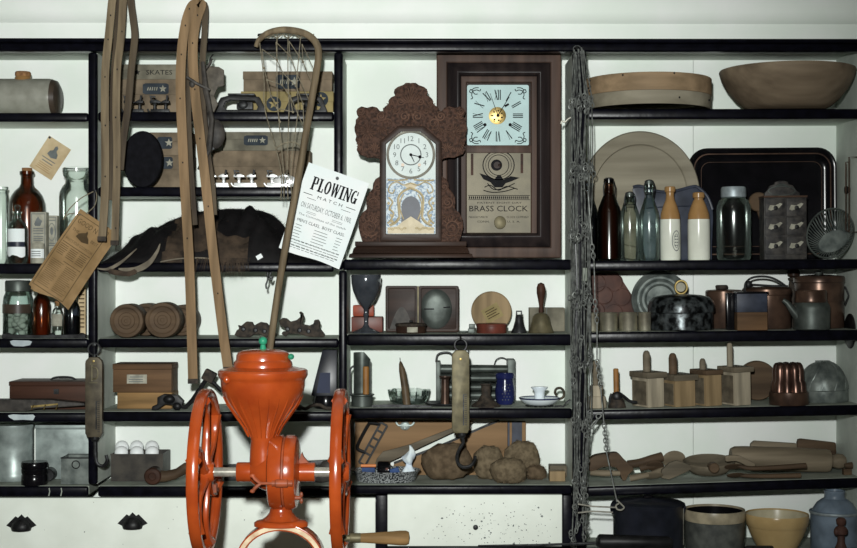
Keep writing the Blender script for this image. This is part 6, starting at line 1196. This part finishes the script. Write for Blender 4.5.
g.rings(rs); dm = g.part('dome', tin2, ang=60); g = f.g(); g.tube([(823.5+22.8*math.cos(t)*-math.cos(.35)*1, -22.8*math.cos(t)*math.sin(.35)-1, b-12.5-27.6*math.sin(t)) for t in [PI/2*k/12 for k in range(13)]], .8, 5); [g.tube([(823.5+(23.8*math.cos(t)**.85)*math.sin(a0+.5*math.sin(t)), -(23.8*math.cos(t)**.85)*math.cos(a0+.5*math.sin(t)), b-12-28*math.sin(t)) for t in [PI/2*k/12 for k in range(12)]], .8, 5) for a0 in (-.9, -.35, .2, .75)]; g.box(817, 830, b-40.4, b-39, -4, 4); g.part('rib', tin2, parent=dm)
# ---- wooden utensils
def spoon(nm, lab, cat, px, Y, bowl, hnd, m, rad=(1.8, 2.2), flat=.5, lift=0):
    """bowl = (x, dy, rx, ry) with dy above the shelf; hnd = [(x, dy, d)...]"""
    f = F(nm, lab, cat, px, Y, 'R4', group='wooden butter tools'); b = f.py; x, dy, rx, ry = bowl
    if rx: g = f.g(); g.rings([[(x+rx*s*math.cos(2*PI*k/24), -3+rx*flat*s*math.sin(2*PI*k/24)+e*.5, b-dy+ry*s*math.sin(2*PI*k/24)*1+e) for k in range(24)] for s, e in ((.1, 1.5), (.6, 1.2), (.94, .3), (1, -.4), (.94, -1), (.6, .2), (.1, .6))]); g.part('blade', m, ang=60)
    n = len(hnd); g = f.g(); q = spline([(a, d, b-h) for a, h, d in hnd], 4); g.tube(q, [rad[0]+(rad[1]-rad[0])*i/(len(q)-1) for i in range(len(q))], 10); g.part('handle', m); return f
f = F('butter_scoop', 'hollow brown wooden butter scoop lying nearest the chains', 'scoop', 608, .10, 'R4', group='wooden butter tools'); b = f.py; dy = b-479.5
pts = [(x, y+dy) for x, y in spline([(589.5, 457), (594, 453.5), (601, 452), (611, 451), (618, 451.5), (623, 457), (628, 462), (633, 468), (628, 473), (624.5, 479)], 4)+spline([(621.5, 479), (617, 468), (612, 465), (602, 465), (594, 468), (589, 468), (589.5, 457)], 4)[:-1]]
g = f.g(); g.prism(pts, -9, 3); g.part('scoop', treen2, 2.2); g = f.g(); g.tube([(590, -6, b-9.5), (604, -8, b-8.5), (619, -8, b-8)], [3, 3.4, 2.6], 10); g.part('handle', treen)
spoon('butter_paddle', 'brown wooden paddle with a notched end, next to the butter scoop', 'paddle', 640, .13, (0, 0, 0, 0), [(628, 14, 0), (640, 15, 0), (652, 18, 0), (663, 20, 2)], treen2, (4, 5)); spoon('butter_paddle', 'small grey wooden paddle lying flat at the shelf front', 'paddle', 643, .055, (652, 6, 11, 4), [(630, 4, -2), (640, 6, -4), (648, 7, -4)], treen, (3.4, 2.6))
spoon('wooden_ladle', 'dark wooden ladle cup between the two paddles', 'ladle', 653, .12, (655, 12, 9, 5), [(640, 10, 0), (648, 12, 0), (655, 13, 0)], treen2, (3.4, 4)); spoon('wooden_spoon', 'wooden spoon with a round upturned pale bowl', 'spoon', 674, .14, (674, 17, 11.6, 9), [(664, 9, -6), (650, 4.5, -10), (640, 3, -12)], treen, (3, 2.2), .25)
f = F('butter_paddle', 'grey wedge-shaped wooden paddle in front of the round spoon bowl', 'paddle', 676, .07, 'R4', group='wooden butter tools'); b = f.py; g = f.g(); g.prism([(661, b-11), (669, b-18), (676, b-20), (684, b-17.5), (695, b-13), (686, b-8), (676, b-4), (668, b-1), (660, b-3)], -6, -1); g.one(greywood, 1.4)
f = F('wooden_skimmer', 'broad shallow grey wooden skimmer bowl lying on the utensil shelf', 'skimmer', 709, .09, 'R4', group='wooden butter tools'); b = f.py
g = f.g(); g.rings([[(709+26*s*math.cos(t), -2+18*s*math.sin(t), b-h_-4.5*math.sin(t)*s*-1*-1) for t in [2*PI*k/36 for k in range(36)]] for s, h_ in ((.3, 5), (.7, 6.5), (.92, 12), (1, 17), (.96, 17.6), (.86, 13), (.5, 9), (.1, 8))]); g.part('bowl', greywood, ang=60); g = f.g(); g.lax('d', (709.5, -19, b-13), [(0, -8), (4.2, -8), (5, -7), (5, 4), (0, 4)], 18); g.part('handle', treen2)
f = F('rolling_pin', 'long wooden rolling pin with turned knob handles', 'rolling pin', 785, .12, 'R4'); b = f.py; g = f.g(); tilt = 4.0; cy = b-15.4
g.lax('x', (735, 0, cy-2.6), [(0, -4), (9, -4), (11, 0), (11.6, 10), (12, 50), (11.6, 92), (10.6, 95), (0, 95)], 32, ang=tilt); g.part('roller', treen); g = f.g(); g.lax('x', (735, 0, cy-2.6), [(4.4, 95), (4.4, 97), (6, 98), (7.6, 103), (7.2, 108), (4.6, 111), (0, 111.5)], 24, ang=tilt); g.part('knob_handle', treen)
spoon('wooden_spoon', 'long-handled brown spoon crossing in front of the rolling pin, upper one', 'spoon', 760, .035, (733, 13, 9, 3), [(738, 14, -3), (750, 11.5, -6), (775, 11.5, -6), (805, 12.5, -6)], treen2, (2, 2.8)); spoon('wooden_spoon', 'long-handled brown spoon lying lowest before the rolling pin', 'spoon', 765, .015, (735, 5.5, 9, 2.6), [(740, 5.5, -2), (760, 4, -3), (800, 3.4, -3)], treen2, (2, 2.6))
f = F('curved_paddle', 'curved dark-edged wooden paddle lying over the skimmer', 'paddle', 740, .06, 'R4', group='wooden butter tools'); b = f.py; g = f.g(); q = spline([(724, b-21), (736, b-21), (746, b-16), (753, b-12.5)], 5); g.band(q, [5]+[6]*(len(q)-2)+[3], -10, -5); g.one(treen, 1)
f = F('barrel_stave', 'flat pale wooden stave behind the rolling pin', 'stave', 775, .205, 'R4', group='wooden butter tools'); b = f.py; g = f.g(); g.prism([(751, b-27), (755, b-30), (797, b-26), (797, b), (751, b)], -3, 3); g.one(treen, 1)
f = F('barrel_stave', 'dark wooden stave behind the far knob of the rolling pin', 'stave', 815, .215, 'R4', group='wooden butter tools'); b = f.py; g = f.g(); g.prism([(797.6, b-26), (798.6, b-29.5), (802, b-30), (836, b-25), (836, b), (795, b)], -3, 3); g.one(treen2, 1)
f = F('wooden_peg', 'slim wooden peg handle by the right side panel', 'peg', 846, .06, 'R4', group='wooden butter tools'); b = f.py; g = f.g(); g.tube([(845, 0, b-9), (849, 0, b-9), (852.5, 0, b-9)], [2, 3.2, 3.4], 10); g.box(843, 851, b-6, b, -3, 3); g.one(treen2)
# ---- counter
f = F('covered_pot', 'large black-blue covered pot on the counter, under the hanging chain ring', 'pot', 648, -.02, 'R5'); b = f.py; solid(f, 648, [(0, b), (33, b), (34.6, b-2), (34.6, b-47), (35.4, b-48.5), (35.4, b-50)], darkpot, 'body', seg=48); lid = solid(f, 648, [(35.6, b-49.6), (36, b-51), (34.6, b-52.4), (26, b-54.4), (14, b-55.4), (13, b-56), (0, b-56.4)], darkpot, 'lid', seg=48); g = f.g(); g.lathe(648, [(3, b-56), (5.5, b-57), (4.5, b-58.4), (0, b-58.8)], seg=18); g.part('knob', blackgloss, parent=lid)
for s in (-1, 1): g = f.g(); g.ell(648+s*35.5, 0, b-46, 2.4, 4, 6, 12, 8); g.part('ear', darkpot)
g = f.g(); g.tube(d3(spline([(681, b-52), (682.6, b-46), (682.4, b-40), (682.2, b-28), (682.4, b-10)], 4), -3), .9, 6); g.part('bail_handle', steel)
f = F('stoneware_crock', 'dark grey salt-glazed crock with a pale rim', 'crock', 714.5, .0, 'R5'); b = f.py; solid(f, 714.5, [(0, b), (27, b), (28.6, b-2), (29.4, b-20), (29.6, b-33)], crockg, 'body', seg=48); solid(f, 714.5, [(29.6, b-33.1), (29.9, b-34), (30.4, b-38), (30.4, b-42), (30, b-44), (29, b-44), (28.4, b-42)], mat('crock_rim', (150, 140, 118), (120, 112, 94), rough=.35), 'rim', seg=48); solid(f, 714.5, [(28.3, b-42), (28, b-30), (27, b-4), (0, b-3)], blackgloss, 'inside', seg=48, ang=60)
f = F('mixing_bowl', 'yellowware mixing bowl with a rolled rim', 'bowl', 777, .0, 'R5'); b = f.py; solid(f, 777, [(0, b), (16, b), (17, b-2), (21, b-8), (26, b-18), (29, b-26), (29.6, b-27.4), (30.2, b-28), (31.2, b-34), (31.4, b-38), (31, b-39.4), (30.2, b-38)], yellowware, 'body', seg=56); solid(f, 777, [(30.1, b-38), (28.6, b-30), (24, b-18), (14, b-5), (0, b-4)], mat('pale_yellow_glaze', (172, 164, 138), rough=.3), 'inside', seg=56, ang=60)
f = F('milk_can', 'blue-grey enamel can with a domed shoulder and short neck', 'milk can', 834.6, .0, 'R5'); b = f.py; solid(f, 834.6, [(0, b), (22.6, b), (23.6, b-2), (23.6, b-39), (24.4, b-40), (24.2, b-42), (21.8, b-42.6), (20.8, b-45), (17.4, b-50), (13, b-53.4), (10.6, b-54.6), (10, b-56), (10, b-60), (10.5, b-61), (10.5, b-62.4), (9, b-62.6), (8.6, b-59), (0, b-58)], bluegrey, 'body', seg=48); g = f.g(); g.lathe(834.6, [(24.5, b-39.6), (25, b-41), (24.5, b-42.2)], seg=48); g.part('shoulder_band', zinc)
f = F('iron_rod_tool', 'long thin iron rod with a thick black handle lying on the counter edge', 'iron tool', 600, -.165, py=547.5); g = f.g(); g.tube([(478, 0, 545.6), (540, 0, 545), (601, 0, 543)], [.7, 1.2, 1.6], 8); g.part('rod', iron); g = f.g(); g.tube([(596, 0, 542), (599, 0, 542.2), (600, 0, 541.4), (640, 0, 541.8), (668, 0, 542.5), (672, 0, 543)], [3.4, 7, 7.4, 6.6, 6.2, 4], 18); g.part('handle', black); g = f.g(); g.box(640, 646, 547, 563.2, -3, 3); g.part('foot', black); g = f.g(); g.box(604, 610, 547, 563.2, -3, 3); g.part('foot', black)
zc = 553
f = F('iron_clamp', 'black iron clamp with a knobbed brown screw at the lower right', 'clamp', 835, -.13, 'R5'); b = f.py; g = f.g(); g.tube([(798, 0, b-8), (802, 0, b-8), (858, 0, b-8.4)], [4.6, 5.4, 5.4], 14); g.box(806, 816, b-6, b, -4, 4); g.box(842, 852, b-6, b, -4, 4); g.part('bar', black); g = f.g(); g.lathe(841, [(7, b-12), (5, b-16), (3.6, b-20), (3.6, b-26), (6.4, b-28), (6.8, b-32), (5, b-34.6), (2.8, b-36), (4.6, b-38), (5, b-42), (3, b-44), (0, b-44.4)], seg=18); g.ell(836, -2, b-30, 3, 3, 4, 10, 8); g.part('screw_knob', rustw)
f = F('iron_scoop', 'black iron scoop lying in front of the yellow bowl', 'scoop', 760, -.13, 'R5'); b = f.py; g = f.g(); g.lax('x', (0, 0, b-8), [(7, 745), (8, 748), (8, 772), (7.4, 773), (7, 748)], 24, False); g.part('cup', iron); g = f.g(); g.tube([(772, 0, b-6), (784, -1, b-5), (794, -2, b-5)], [2.4, 3, 3.4], 10); g.box(776, 782, b-3.5, b, -2, 2); g.part('handle', iron)

# ---------------------------------------------------------------- surveyor chains
def chains():
    f = F('surveyor_chain', 'thick bundle of long-linked iron chain hanging on the shelf upright between the bays', 'chain', 580, -.062, py=44)
    rr = random.Random(3)
    g = f.g(); g.tube([(577, 12.6, 47), (577, 6, 46), (577, 0, 48.5), (577, -2, 46)], 1.3, 8); g.tube(d3(circ(577, 50, 4, n=16), -1), .8, 6, True); g.part('hook', iron)
    for s in range(13):
        x0 = 570.5+21*((s*5) % 13)/12; d0 = rr.uniform(-8, 6); y = 47+rr.uniform(0, 6); g = f.g(); end = rr.uniform(490, 552) if s % 5 else rr.uniform(330, 460); k = 0
        xx = 577+(x0-577)*.5
        while y < end:
            L = 62+rr.uniform(-9, 7) if k else 56+rr.uniform(-4, 6); L = min(L, end-y+8); x1 = x0+rr.uniform(-2.2, 2.2); d1 = d0+rr.uniform(-1.5, 1.5)
            g.tube([(xx, d0, y), ((xx+x1)/2+rr.uniform(-.8, .8), d0, y+L*.5), (x1, d1, y+L-7)], .62, 5)
            for j in range(3):
                a = rr.uniform(0, PI); cy = y+L-6.4+j*3.2; cx = x1+rr.uniform(-1.6, 1.6); g.tube([(cx+2.1*math.cos(t)*math.cos(a), d1+2.1*math.cos(t)*math.sin(a), cy+2.7*math.sin(t)) for t in [2*PI*q/10 for q in range(10)]], .62, 5, True)
            y += L+2.4; xx = x1; d0 = d1; k += 1
        g.part('strand', MATS['pewter_iron'])
    g = f.g(); g.lathe(584, [(0, 267.6), (2.2, 268), (2.4, 269), (2.4, 280), (2.2, 281), (0, 281.4)], d=-9, seg=12); g.part('tally_tag', greyp)
mat('pewter_iron', (118, 121, 117), (64, 66, 65), rough=.45, metal=.3, scale=60)
chains()
def dropchain():
    f = F('drop_chain', 'single iron chain of rods and links ending in a wire ring by the chain bundle', 'chain', 598, -.136, py=190); m = MATS['pewter_iron']
    def links(p, q, n, sz=2.4):
        g = f.g(); p, q = Vector(p), Vector(q); t = (q-p).normalized()
        for i in range(n):
            c = p+(q-p)*(i+.5)/n; o = Vector((0, 1, 0)) if i % 2 else Vector((-t.z, 0, t.x)); L = (q-p).length/n*.78
            g.tube([tuple(c+t*L*math.cos(a)+o*sz*.75*math.sin(a)) for a in [2*PI*k/12 for k in range(12)]], .6, 5, True)
        g.part('links', m)
    def rod(p, q): g = f.g(); g.tube([p, q], .7, 6); g.part('rod', m)
    rod((588, 0, 192), (592, 0, 245)); links((592, 0, 245), (594, 0, 262), 4); rod((594, 0, 262), (595, 0, 300)); links((595, 0, 300), (597, 0, 322), 5); rod((597, 0, 322), (597, 0, 360)); links((597, 0, 360), (600.5, 0, 386), 7); rod((600.5, 0, 386), (604, 0, 424)); links((604, 0, 424), (606, 0, 450), 7); rod((606, 0, 450), (617, 0, 502)); rod((588, 0, 192), (584, 13, 188))
    g = f.g(); g.tube(d3(spline([(617, 500), (621, 504), (624, 507.5), (621, 510), (617, 509), (616, 505.5), (619, 503.5)], 4), 0), .9, 6); g.tube(d3([(617, 507.5), (592, 506.4), (578, 504)], 0), .8, 6); g.tube(d3([(613, 512.5), (592, 511.4), (578, 513)], 1), .8, 6); g.part('end_ring', steel)
dropchain()
f = F('wire_catch', 'bent dark wire catch sticking out beside the chain bundle', 'wire', 596, -.06, py=417); g = f.g(); g.tube(d3(spline([(590, 428), (594, 422), (600, 417.5), (601, 415), (598, 414), (596, 416), (597, 421), (589, 431)], 4), 0), .8, 6); g.one(MATS['pewter_iron'])
f = F('wire_catch', 'small bright wire catch joining the ogee clock side to the chains', 'wire', 566, -.02, py=120); g = f.g(); g.tube(d3(spline([(561, 124), (562, 121), (565, 122), (568, 119), (572, 117)], 4), 0), .9, 6); g.one(steel)
